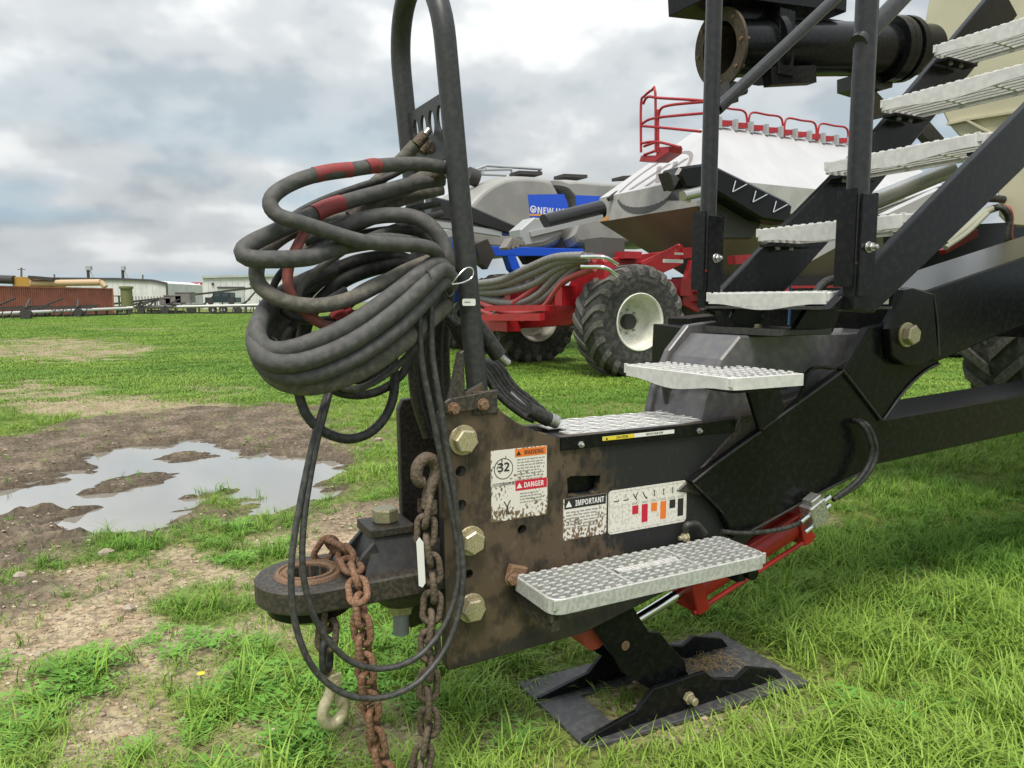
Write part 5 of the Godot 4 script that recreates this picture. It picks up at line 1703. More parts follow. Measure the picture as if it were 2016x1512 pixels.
func blue_cart() -> void:
	var t := thing("air_cart", "blue framed air cart with rounded grey twin tank behind the red one", "air cart", Vector3(11, 0, -16.6))
	var w := -15.4
	for q in [[[880, 470], [900, 420], [925, 387], [962, 358], [1005, 342], [1060, 343], [1090, 347], [1102, 362], [1114, 388], [1120, 430], [1112, 480], [1060, 500], [930, 500]], [[1100, 350], [1190, 355], [1262, 362], [1280, 400], [1270, 480], [1128, 490], [1134, 430], [1126, 388]], [[1205, 356], [1330, 362], [1400, 380], [1400, 470], [1290, 470], [1290, 400]]]:
		var s := Shape.new()
		s.prism(outline(q, w), w - 2.6, w, 0.0)
		var e := Shape.new()
		# rounded near face: three rings, each set further in
		var p := outline(q, w)
		if Geometry2D.is_polygon_clockwise(p):
			p.reverse()
		var fine := PackedVector2Array()
		for i in p.size():
			for k in 3:
				fine.append(p[i].cubic_interpolate(p[(i + 1) % p.size()], p[(i + p.size() - 1) % p.size()], p[(i + 2) % p.size()], k / 3.0))
		var prev := fine
		var mid := Vector2.ZERO
		for pp in fine:
			mid += pp / fine.size()
		var zp := w - 0.6
		e.prism(fine, w - 2.6, w - 0.6, 0.0)
		for k in 6:
			var a := (k + 1) / 6.0 * PI / 2
			var nx := PackedVector2Array()
			for pp in fine:
				nx.append(mid + (pp - mid) * (1.0 - 0.22 * (1.0 - cos(a))))
			var z := w - 0.6 + 0.6 * sin(a)
			for i in fine.size():
				var j := (i + 1) % fine.size()
				e.quad(Vector3(prev[i].x, prev[i].y, zp), Vector3(prev[j].x, prev[j].y, zp), Vector3(nx[j].x, nx[j].y, z), Vector3(nx[i].x, nx[i].y, z))
			prev = nx
			zp = z
		var ix := Geometry2D.triangulate_polygon(prev)
		for i in range(0, ix.size(), 3):
			e.tri(Vector3(prev[ix[i]].x, prev[ix[i]].y, w), Vector3(prev[ix[i + 1]].x, prev[ix[i + 1]].y, w), Vector3(prev[ix[i + 2]].x, prev[ix[i + 2]].y, w), Vector3(0, 0, 1), Vector3(0, 0, 1), Vector3(0, 0, 1))
		part("tank", e, M.nh_grey, t)
	var s := Shape.new()
	s.prism(outline([[1039, 383], [1110, 382], [1118, 400], [1122, 428], [1044, 428]], w + 0.005), w, w + 0.005, 0.0)
	var panel := part("blue_panel", s, M.nh_blue, t, "blue panel with white lettering")
	s = Shape.new()
	s.prism(outline([[1132, 384], [1230, 388], [1240, 430], [1138, 428]], w + 0.005), w, w + 0.005, 0.0)
	part("blue_panel", s, M.nh_blue, t)
	s = Shape.new()
	s.prism(outline([[1042, 421], [1120, 421], [1121, 425], [1043, 425]], w + 0.008), w + 0.005, w + 0.008, 0.0)
	part("orange_stripe", s, M.nh_orange, panel)
	var l := W(1057, 414, w + 0.008)
	write("NEW HOLLAND", Transform3D(Basis(), l), 0.155, M.white, panel, "lettering", true, true, 0.95)
	var c := W(1050, 412, w + 0.008)
	s = Shape.new()
	s.prism(circle(Vector2(c.x, c.y), 0.085, 18), w + 0.005, w + 0.009, 0.0, [circle(Vector2(c.x, c.y), 0.06, 12)])
	s.prism(PackedVector2Array([Vector2(c.x - 0.05, c.y + 0.04), Vector2(c.x, c.y - 0.01), Vector2(c.x + 0.05, c.y + 0.04), Vector2(c.x + 0.02, c.y - 0.05), Vector2(c.x - 0.02, c.y - 0.05)]), w + 0.005, w + 0.009, 0.0)
	part("round_emblem", s, M.white, panel)
	# top rails
	for q in [[[944, 348], [958, 326], [1066, 333], [1054, 343]], [[934, 335], [1006, 333], [1008, 340]], [[925, 342], [996, 345]], [[958, 326], [934, 335], [926, 350]]]:
		s = Shape.new()
		var y := []
		for p in q:
			y.append(W(p[0], p[1], w - 0.8))
		s.tube(PackedVector3Array(y), 0.035, 8)
		part("top_rail", s, M.frame_grey, t)
	for q in [[[1012, 342], [1058, 344]], [[1100, 348], [1146, 350]], [[1215, 352], [1250, 350]]]:
		s = Shape.new()
		s.bar(W(q[0][0], q[0][1], w - 0.9), W(q[1][0], q[1][1], w - 0.9), 0.5, 0.08)
		part("lid", s, M.dark_iron, t)
	s = Shape.new()
	s.rod(W(921, 345, w - 0.6), W(940, 352, w - 0.6), 0.2, 12)
	part("fan_housing", s, M.dark_iron, t)
	# blue chassis
	s = Shape.new()
	s.prism(outline([[860, 482], [1150, 490], [1150, 504], [1000, 504], [860, 504]], w), w - 0.25, w, 0.01)
	s.prism(outline([[998, 500], [1014, 500], [1026, 530], [1022, 545], [1008, 530]], w), w - 0.3, w, 0.01)
	s.bar(Vector3(6.5, 1.4, w - 2.2), Vector3(15, 1.4, w - 2.2), 0.25, 0.3)
	s.bar(Vector3(8.5, 1.0, w - 2.4), Vector3(8.5, 1.0, w - 0.2), 0.25, 0.25)
	part("chassis", s, M.nh_blue, t)
	s = Shape.new()
	s.prism(outline([[1020, 485], [1060, 470], [1200, 465], [1200, 520], [1040, 520]], w - 0.3), w - 0.6, w - 0.3, 0.01)
	s.prism(outline([[935, 480], [960, 470], [975, 500], [960, 530], [948, 520]], w + 0.1), w - 0.2, w + 0.1, 0.01)
	part("metering_gear", s, M.dark_iron, t)
	for q in [[8.0, w - 0.2], [8.0, w - 2.4], [14.5, w - 0.2], [14.5, w - 2.4]]:
		wheel(t, Vector3(q[0], 0.95, q[1]), 0.95, 0.6, 0.4, 18)
	# folded auger reaching forward
	s = Shape.new()
	s.prism(outline([[850, 385], [925, 404], [1018, 445], [1030, 462], [1008, 462], [925, 438], [850, 430]], w + 0.9), w + 0.5, w + 0.9, 0.03)
	var au := part("auger", s, M.rail, t)
	s = Shape.new()
	s.bar(W(850, 440, w + 0.8), W(985, 460, w + 0.8), 0.15, 0.12)
	part("auger_rail", s, M.frame_grey, au)

func yard(x: float, z: float) -> Vector3:
	return to_yard(Vector3(x, 0, z))
func far_thing(called: String, label: String, category: String, x: float, z: float, group := "") -> Node3D:
	var o := Node3D.new()
	o.name = numbered(called)
	add_child(o)
	o.position = Vector3(x, 0, z)
	tag(o, label, category, group)
	place[o] = Transform3D(Basis(), Vector3(x, 0, z))
	return o
func P(px: float, py: float, d: float) -> Vector3:      # world point at distance d
	var r := ray(px, py)
	return Vector3(0, EYE, 0) + r * (d / -r.z)
func at_px(px: float, d: float) -> Vector3:
	var p := P(px, 594, d)
	p.y = 0
	return p

func distance_row() -> void:
	# shipping container, long side from beyond the frame to its end at 220 px
	var a := at_px(222, 76.0)
	var b := at_px(-60, 61.0)
	var dir := (b - a).normalized()
	var nrm := Vector3(-dir.z, 0, dir.x)
	if nrm.z < 0:
		nrm = -nrm
	var len := a.distance_to(b)
	var t := far_thing("shipping_container", "long rust red corrugated shipping container standing at the yard edge", "container", a.x, a.z)
	var s := Shape.new()
	var n := 70
	for i in n:
		var f0 := len * i / n
		var w := len / n
		var ins := 0.05
		var p0 := a + dir * f0
		var p1 := p0 + dir * w * 0.5
		var p2 := p0 + dir * w * 0.62
		var p3 := p0 + dir * w * 0.88
		var p4 := p0 + dir * w
		var h0 := Vector3(0, 0.15, 0)
		var h1 := Vector3(0, 2.5, 0)
		s.quad(p0 + h0, p1 + h0, p1 + h1, p0 + h1)
		s.quad(p1 + h0, p2 + h0 - nrm * ins, p2 + h1 - nrm * ins, p1 + h1)
		s.quad(p2 + h0 - nrm * ins, p3 + h0 - nrm * ins, p3 + h1 - nrm * ins, p2 + h1 - nrm * ins)
		s.quad(p3 + h0 - nrm * ins, p4 + h0, p4 + h1, p3 + h1)
	part("side_wall", s, M.box_red, t)
	s = Shape.new()
	s.bar(a + Vector3(0, 2.55, 0), b + Vector3(0, 2.55, 0), 0.12, 0.12)
	s.bar(a + Vector3(0, 0.1, 0), b + Vector3(0, 0.1, 0), 0.12, 0.18)
	s.bar(a + nrm * 0.02 , a + nrm * 0.02 + Vector3(0, 2.6, 0), 0.16, 0.16)
	part("frame", s, M.box_red, t)
	s = Shape.new()
	s.quad(a + Vector3(0, 2.6, 0), b + Vector3(0, 2.6, 0), b - nrm * 2.4 + Vector3(0, 2.6, 0), a - nrm * 2.4 + Vector3(0, 2.6, 0))
	s.quad(a, a - nrm * 2.4, a - nrm * 2.4 + Vector3(0, 2.6, 0), a + Vector3(0, 2.6, 0))
	part("roof", s, M.box_red, t)
	# combine harvester behind it
	var d := 82.0
	var c := at_px(45, d)
	t = far_thing("combine_harvester", "yellow combine with long tan unloading spout behind the container", "harvester", c.x, c.z)
	s = Shape.new()
	s.box(c + Vector3(0, 2.4, -1.2), Vector3(2.0, 3.1, 2.4))
	s.box(c + Vector3(2.2, 2.3, -1.2), Vector3(2.6, 2.6, 2.2))
	part("body", s, M.combine, t)
	s = Shape.new()
	s.rod(P(62, 558, d), P(198, 556, d), 0.36, 12)
	s.rod(P(198, 555, d), P(208, 565, d), 0.3, 10)
	part("unloading_spout", s, M.spout, t)
	s = Shape.new()
	s.bar(P(62, 546, d), P(110, 550, d), 1.2, 0.35)
	s.rod(P(2, 550, d), P(28, 551, d), 0.5, 8)
	part("engine_deck", s, M.dark_iron, t)
	for q in [-0.5, 3.4]:
		s = Shape.new()
		s.rod(c + Vector3(q, 0.9, 0.1), c + Vector3(q, 0.9, -0.6), 0.9, 20)
		part("wheel", s, M.tyre, t)
	# warehouses
	shed("warehouse", "long low white metal warehouse with dark eave trim", [[95, 548], [232, 549], [300, 552], [329, 558]], 150.0, 45.0, M.wall_white)
	shed("warehouse", "white flat-fronted workshop with a wide roller door", [[398, 545], [600, 541]], 128.0, 30.0, M.wall_white, true)
	shed("warehouse", "low grey shed between the two white buildings", [[327, 562], [352, 572]], 165.0, 20.0, M.wall_grey)
	shed("warehouse", "grey shop front under a red sign board", [[373, 567], [400, 567]], 170.0, 20.0, M.wall_grey)
	var sg := at_px(386, 168)
	t = far_thing("shop_sign", "red sign board on the grey shop front", "sign", sg.x, sg.z)
	s = Shape.new()
	var tl := P(373, 556, 168)
	var brr := P(399, 566, 168)
	s.box((tl + brr) / 2, Vector3(brr.x - tl.x, tl.y - brr.y, 0.3))
	part("board", s, M.red, t)
	s = Shape.new()
	s.box(P(392, 561, 167.7), Vector3(0.35, 0.7, 0.1))
	part("white_mark", s, M.white, t)
	s = Shape.new()
	s.rod(Vector3(sg.x, 0, sg.z - 0.5), Vector3(sg.x, 4.5, sg.z - 0.5), 0.15, 8)
	part("post", s, M.dark_iron, t)
	var sl := at_px(356, 175)
	t = far_thing("grain_bin", "pale domed grain bin between the buildings", "grain bin", sl.x, sl.z)
	s = Shape.new()
	s.xf = Transform3D(Basis(), sl)
	s.lathe([Vector2(1.0, 0), Vector2(1.0, 4.6), Vector2(0.85, 5.2), Vector2(0.4, 5.6), Vector2(0.001, 5.7)], 18)
	part("shell", s, M.tank_grey, t)
	# poles and stacks beyond
	for q in [[42, 527, 170.0], [107, 540, 200.0], [281, 541, 200.0]]:
		var p := at_px(q[0], q[2])
		var top := P(q[0], q[1], q[2])
		t = far_thing("utility_pole", "tall utility pole with double cross arms" if q[0] == 42 else ("bare thin pole over the container" if q[0] == 107 else "bare thin pole over the long warehouse"), "pole", p.x, p.z, "utility poles")
		s = Shape.new()
		s.rod(p, top, 0.2, 8)
		part("shaft", s, M.wood, t)
		if q[0] == 42:
			for k in [0.4, 2.3]:
				s = Shape.new()
				s.box(top + Vector3(0, -k, 0), Vector3(2.2 if k > 1 else 1.8, 0.16, 0.16))
				part("cross_arm", s, M.wood, t)
	for q in [[175, 528], [243, 528]]:
		var p := at_px(q[0], 190)
		var top := P(q[0], q[1], 190)
		t = far_thing("elevator_leg", "thin grain elevator leg with boxy head and spout" if q[0] == 175 else "second thin grain elevator leg with a narrow head", "grain elevator", p.x, p.z, "grain elevator legs")
		s = Shape.new()
		s.box((p + top) / 2, Vector3(0.5, top.y, 0.5))
		part("leg", s, M.dark_iron, t)
		s = Shape.new()
		s.box(top, Vector3(1.3 if q[0] == 175 else 0.8, 1.0, 0.9))
		s.rod(top + Vector3(0.2, -0.6, 0), top + Vector3(1.4, -3.0, 0), 0.15, 6)
		part("head", s, M.frame_grey, t)
	# low trailers and booms in front of the buildings
	boom("sprayer_boom", "long low white pipe boom lying along the field edge", [-40, 619, 54.0], [250, 607, 68.0], 0.13, M.pipe_white)
	boom("sprayer_boom", "white pipe boom in front of the flatbed trailer", [250, 606, 74.0], [530, 600, 76.0], 0.13, M.pipe_white)
	for q in [[190, 602, 515, 565, 88.0], [230, 605, 330, 588, 90.0]]:
		truss(q)
	flatbed()
	for q in [[20, 615, 53.0, 4.0], [118, 611, 60.0, 5.0], [302, 604, 74.0, 4.0], [352, 603, 76.0, 4.5], [492, 602, 78.0, 4.0]]:
		cultivator(q)
	var g0 := at_px(250, 86)
	t = far_thing("grain_dryer", "old green upright machine with a round tank", "machine", g0.x, g0.z)
	s = Shape.new()
	s.xf = Transform3D(Basis(), g0)
	s.lathe([Vector2(0.62, 0.5), Vector2(0.62, 2.7), Vector2(0.75, 2.75), Vector2(0.75, 3.0), Vector2(0.001, 3.05)], 14)
	part("tank", s, M.old_green, t)
	s = Shape.new()
	s.box(g0 + Vector3(-1.7, 1.9, 0), Vector3(1.9, 0.12, 1.2))
	for k in [-2.5, -0.9]:
		s.rod(g0 + Vector3(k, 0.2, 0), g0 + Vector3(k, 1.9, 0), 0.1, 6)
	s.box(g0 + Vector3(-1.6, 0.5, 0), Vector3(2.6, 0.5, 1.0))
	part("stand", s, M.old_green, t)
	for k in [-2.4, -0.5, 0.6]:
		s = Shape.new()
		s.rod(g0 + Vector3(k, 0.35, 0.6), g0 + Vector3(k, 0.35, 0.9), 0.35, 12)
		part("wheel", s, M.tyre, t)
	# fence along the warehouses
	for i in 12:
		var p := at_px(262 + i * 6.0, 120)
		t = far_thing("fence_post", "thin fence post standing before the long warehouse", "post", p.x, p.z, "fence posts before the warehouse")
		s = Shape.new()
		s.rod(p, p + Vector3(0, 2.1, 0), 0.06, 6)
		part("shaft", s, M.dark_iron, t)

func shed(called: String, label: String, roofline: Array, d: float, deep: float, m: Material, door := false) -> void:
	var first := at_px(roofline[0][0], d)
	var t := far_thing(called, label, "building", first.x, first.z)
	var s := Shape.new()
	for i in roofline.size() - 1:
		var p := P(roofline[i][0], roofline[i][1], d)
		var q := P(roofline[i + 1][0], roofline[i + 1][1], d)
		var k: int = maxi(1, int((q.x - p.x) / 1.0))
		for j in k:       # ribbed sheet walls
			var a := p.lerp(q, float(j) / k)
			var b := p.lerp(q, (j + 0.86) / k)
			var c := p.lerp(q, (j + 0.93) / k) + Vector3(0, 0, 0.08)
			var e := p.lerp(q, (j + 1.0) / k)
			s.quad(Vector3(a.x, 0, a.z), Vector3(b.x, 0, b.z), b, a)
			s.quad(Vector3(b.x, 0, b.z), Vector3(c.x, 0, c.z), c, b)
			s.quad(Vector3(c.x, 0, c.z), Vector3(e.x, 0, e.z), e, c)
		var bk := Vector3(0, 0, -deep)
		s.quad(p, q, q + bk, p + bk)
	var l := P(roofline[0][0], roofline[0][1], d)
	var r := P(roofline[-1][0], roofline[-1][1], d)
	for e in [l, r]:
		s.quad(Vector3(e.x, 0, e.z), e, e + Vector3(0, 0, -deep), Vector3(e.x, 0, e.z - deep))
	part("walls", s, m, t)
	s = Shape.new()
	for i in roofline.size() - 1:
		s.bar(P(roofline[i][0], roofline[i][1], d - 0.2), P(roofline[i + 1][0], roofline[i + 1][1], d - 0.2), 0.3, 0.4)
	s.bar(r + Vector3(0, 0, 0.2), Vector3(r.x, 0, r.z + 0.2), 0.35, 0.3)
	part("eave_trim", s, M.trim if not door else M.wall_grey, t)
	if door:
		s = Shape.new()
		var a := P(430, 567, d - 0.1)
		var b := P(480, 567, d - 0.1)
		s.box(Vector3((a.x + b.x) / 2, a.y / 2, a.z), Vector3(b.x - a.x, a.y, 0.1))
		var dr := part("roller_door", s, M.wall_grey, t)
		s = Shape.new()
		s.box(Vector3((a.x + b.x) / 2, a.y + 0.1, a.z + 0.06), Vector3(b.x - a.x + 0.4, 0.25, 0.2))
		part("lintel", s, M.trim, dr)
		for q in [[419, 559], [494, 559]]:
			s = Shape.new()
			s.box(P(q[0], q[1], d - 0.1), Vector3(0.35, 0.4, 0.3))
			part("wall_lamp", s, M.dark_iron, t)

func boom(called: String, label: String, a: Array, b: Array, r: float, m: Material) -> void:
	var p := P(a[0], a[1], a[2])
	var q := P(b[0], b[1], b[2])
	var t := far_thing(called, label, "pipe boom", p.x, p.z, "pipe booms along the field edge")
	var s := Shape.new()
	s.rod(p, q, r, 10)
	part("pipe", s, m, t)
	var k := 12
	for i in k + 1:
		var c := p.lerp(q, float(i) / k)
		s = Shape.new()
		s.box(Vector3(c.x, c.y / 2, c.z), Vector3(0.14, c.y, 0.14))
		part("prop", s, M.dark_iron, t)
	s = Shape.new()
	s.rod(p * Vector3(1, 0, 1) + Vector3(0, 0.12, -0.4), q * Vector3(1, 0, 1) + Vector3(0, 0.12, -0.4), 0.1, 8)
	part("ground_rail", s, M.dark_iron, t)

func cultivator(q: Array) -> void:
	var c := at_px(q[0], q[2])
	var told := {20: "dark cultivator half hidden at the container's open end", 118: "low dark harrow lying before the red container", 302: "dark folded cultivator beside the green machine", 352: "wide dark cultivator before the flatbed trailer", 492: "dark harrow parked before the roller door"}
	var t := far_thing("cultivator", told[int(q[0])], "cultivator", c.x, c.z, "dark implements along the field edge")
	var s := Shape.new()
	for k in 3:
		s.bar(c + Vector3(-q[3] / 2, 0.75, -0.6 * k), c + Vector3(q[3] / 2, 0.75 + 0.1 * k, -0.6 * k), 0.14, 0.14)
	s.bar(c + Vector3(-q[3] * 0.3, 0.8, 0.2), c + Vector3(-q[3] * 0.1, 1.5, -1.2), 0.12, 0.12)
	s.bar(c + Vector3(q[3] * 0.3, 0.8, 0.2), c + Vector3(q[3] * 0.15, 1.4, -1.2), 0.12, 0.12)
	part("frame", s, M.dark_iron, t)
	for i in int(q[3] * 1.6):
		s = Shape.new()
		var x: float = -q[3] / 2 + 0.3 + i / 1.6
		s.bar(c + Vector3(x, 0.75, 0), c + Vector3(x - 0.15, 0.35, 0.1), 0.07, 0.07)
		s.bar(c + Vector3(x - 0.15, 0.35, 0.1), c + Vector3(x + 0.05, 0.0, 0.1), 0.07, 0.07)
		part("tine", s, M.dark_iron, t)
	for x in [-0.3, 0.3]:
		s = Shape.new()
		s.rod(c + Vector3(x * q[3], 0.36, 0.25), c + Vector3(x * q[3], 0.36, 0.0), 0.36, 14)
		part("wheel", s, M.tyre, t)

func truss(q: Array) -> void:
	var a := P(q[0], q[1], q[4])
	var b := P(q[2], q[3], q[4])
	var t := far_thing("folded_truss", "dark folded steel truss rising to the workshop" if q[0] == 190 else "short dark steel truss beside the green machine", "truss", a.x, a.z, "folded steel trusses")
	var s := Shape.new()
	s.bar(a, b, 0.2, 0.22)
	part("top_chord", s, M.dark_iron, t)
	var low := P(q[0], 606, q[4])
	var lowb := P(q[2], 601, q[4])
	s = Shape.new()
	s.bar(low, lowb, 0.12, 0.16)
	part("bottom_chord", s, M.dark_iron, t)
	var k := 8
	for i in k:
		s = Shape.new()
		s.bar(low.lerp(lowb, (i + 0.1) / k), a.lerp(b, (i + (0.9 if i % 2 else 0.15)) / k), 0.14, 0.16)
		part("web_bar", s, M.dark_iron, t)
	for f in [0.15, 0.6, 0.95]:
		var c := low.lerp(lowb, f)
		s = Shape.new()
		s.bar(c, Vector3(c.x, 0, c.z), 0.12, 0.12)
		part("leg", s, M.dark_iron, t)

func flatbed() -> void:
	var d := 80.0
	var c := at_px(380, d)
	var t := far_thing("flatbed_trailer", "low black twin-axle flatbed trailer", "trailer", c.x, c.z)
	var s := Shape.new()
	var a := P(295, 606, d)
	var b := P(475, 602, d)
	s.bar(a, b, 2.2, 0.25)
	s.bar(a + Vector3(0, -0.3, 0.6), a + Vector3(4, -0.4, 0.6), 0.3, 0.2)
	part("deck", s, M.dark_iron, t)
	for x in [417, 438]:
		s = Shape.new()
		var p := at_px(x, d - 1.0)
		s.rod(p + Vector3(0, 0.42, 0), p + Vector3(0, 0.42, -0.25), 0.42, 16)
		var w := part("wheel", s, M.tyre, t)
		s = Shape.new()
		s.rod(p + Vector3(0, 0.42, 0.03), p + Vector3(0, 0.42, -0.05), 0.22, 12)
		part("rim", s, M.tank_grey, w)
	var e := P(440, 599, d)
	t = far_thing("jeep", "dark green compact off-road car loaded on the flatbed trailer", "car", e.x, e.z)
	s = Shape.new()
	s.box(e + Vector3(0, 0.45, 0), Vector3(3.3, 0.55, 1.5))
	s.box(e + Vector3(0.1, 0.95, 0), Vector3(1.9, 0.6, 1.4))
	part("body", s, M.car, t)
	for x in [-0.35, 0.5]:
		s = Shape.new()
		s.box(e + Vector3(x, 0.98, 0.71), Vector3(0.6, 0.36, 0.03))
		part("window", s, M.glass, t)
	for x in [-1.1, 1.1]:
		s = Shape.new()
		s.rod(e + Vector3(x, 0.3, 0.78), e + Vector3(x, 0.3, 0.55), 0.34, 14)
		part("wheel", s, M.tyre, t)
	# crates and bales of scrap beside it
	for q in [[345, 590, 1.8, 0.9], [330, 593, 1.2, 0.7], [365, 586, 1.6, 1.1]]:
		var p := P(q[0], q[1], d + 2)
		t = far_thing("scrap_bin", ["wide rusty scrap bin on the flatbed trailer", "low narrow rusty scrap bin at the trailer front", "tallest rusty scrap bin, next to the loaded car"][[345, 330, 365].find(q[0])], "bin", p.x, p.z, "scrap bins on the flatbed trailer")
		s = Shape.new()
		s.box(p, Vector3(q[2], q[3], 1.4))
		s.box(p + Vector3(0, q[3] / 2, 0), Vector3(q[2] + 0.1, 0.1, 1.5))
		part("bin_shell", s, M.hopper, t)
var puddle_poly := PackedVector2Array()
var mud_poly := PackedVector2Array()
var islands := []
var rough_noise := FastNoiseLite.new()
var patch_noise := FastNoiseLite.new()
var clod_noise := FastNoiseLite.new()
# bare earth, as photo-measured ovals on the ground: x, y, half width, half height, strength
const BARE := [[110, 690, 190, 24, 0.85], [60, 775, 150, 22, 0.8], [230, 800, 200, 22, 0.85], [430, 770, 90, 14, 0.45], [90, 640, 120, 5, 0.4], [260, 649, 110, 3, 0.6],
	[720, 1062, 140, 52, 1.0], [560, 1090, 150, 34, 0.8], [440, 1120, 170, 40, 0.85], [300, 1170, 200, 50, 0.9], [110, 1240, 230, 70, 0.95], [330, 1215, 110, 34, 0.7],
	[60, 1330, 210, 90, 0.9], [250, 1330, 80, 60, 0.9], [190, 1440, 190, 90, 0.85], [420, 1245, 170, 36, 0.75], [160, 1500, 120, 60, 0.8], [235, 1400, 60, 70, 0.8],
	[570, 1250, 80, 30, 0.55], [520, 1200, 60, 40, 0.5], [760, 1440, 95, 80, 0.65], [690, 1480, 70, 60, 0.6], [480, 1460, 70, 40, 0.55], [340, 1300, 110, 60, 0.7], [330, 1480, 90, 50, 0.5],
	[1560, 1425, 120, 30, 0.7], [1730, 1400, 70, 18, 0.55], [1880, 1475, 60, 20, 0.5], [1300, 1400, 170, 60, 0.45], [1620, 1030, 40, 16, 0.6], [1800, 1500, 60, 12, 0.5],
	[1020, 1290, 60, 30, 0.35], [960, 1440, 60, 30, 0.45]]
const TUFTED := [[450, 985, 75, 30], [220, 1050, 40, 22], [400, 1190, 90, 45], [480, 1105, 70, 26], [760, 920, 70, 40], [170, 1340, 30, 40], [90, 1440, 60, 60], [250, 1090, 50, 14]]

func ground_flat(px: Array) -> PackedVector2Array:
	var o := PackedVector2Array()
	for q in px:
		var w := to_world(G(q[0], q[1]))
		o.append(Vector2(w.x, w.z))
	return o
func inside_by(p: Vector2, poly: PackedVector2Array) -> float:     # metres inside (+) or outside (-) a polygon
	var best := 1e9
	var ins := false
	var m := poly.size()
	var j := m - 1
	for i in m:
		var a := poly[i]
		var b := poly[j]
		var ab := b - a
		var k := clampf((p - a).dot(ab) / ab.length_squared(), 0.0, 1.0)
		best = minf(best, (a + ab * k - p).length_squared())
		if (a.y > p.y) != (b.y > p.y) and p.x < (b.x - a.x) * (p.y - a.y) / (b.y - a.y) + a.x:
			ins = not ins
		j = i
	return sqrt(best) * (1.0 if ins else -1.0)
func earth(p: Vector2) -> Array:       # [height, bare 0..1, mud 0..1, water depth sign]
	var h := rough_noise.get_noise_2d(p.x, p.y) * 0.014 + 0.012
	if p.y > -0.6:
		return [h, 0.0, 0.0, -1.0]
	var q := pix(Vector3(p.x, 0, p.y))
	var n1 := patch_noise.get_noise_2d(p.x, p.y)
	var bare := 0.0
	if q.x > -400 and q.x < 2400:
		for b in BARE:
			var dx: float = (q.x - b[0]) / b[2]
			var dy: float = (q.y - b[1]) / b[3]
			var k := dx * dx + dy * dy
			if k < 2.2:
				bare = maxf(bare, b[4] * smoothstep(1.7, 0.5, k + n1 * 0.9))
	var mud := 0.0
	var wet := -1.0
	if p.x < 1.0 and p.x > -9.0 and p.y > -12.0:
		var inm := inside_by(p, mud_poly) + n1 * 0.55
		mud = smoothstep(-0.3, 0.25, inm)
		var al := p.x * 0.86 - p.y * 0.51
		var ac := p.x * 0.51 + p.y * 0.86
		var c := clod_noise.get_noise_2d(al * 0.45, ac * 1.5)
		wet = inside_by(p, puddle_poly) + c * 0.30 + n1 * 0.14 + 0.05
		for il in islands:
			wet = minf(wet, -inside_by(p, il) + c * 0.1)
		if mud > 0.0:
			var clod := absf(c) * 0.05 + clod_noise.get_noise_2d(p.x * 2.7 + 9.0, p.y * 2.7) * 0.016
			var rise := clampf(-wet, 0.0, 0.35)
			var land := -0.012 + rise * 0.10 + clod * clampf(rise * 8.0, 0.0, 1.0)
			var pool := -0.014 - clampf(wet, 0.0, 0.3) * 0.22
			h = lerpf(h, land if wet < 0.0 else pool, mud)
	for b in TUFTED:
		var dx: float = (q.x - b[0]) / b[2]
		var dy: float = (q.y - b[1]) / b[3]
		var k := dx * dx + dy * dy
		if k < 1.5 and wet < 0.0:
			var f := smoothstep(1.4, 0.5, k + n1 * 0.8)
			bare *= 1.0 - f * 0.9
			mud *= 1.0 - f * 0.8
	return [h, bare, mud, wet]

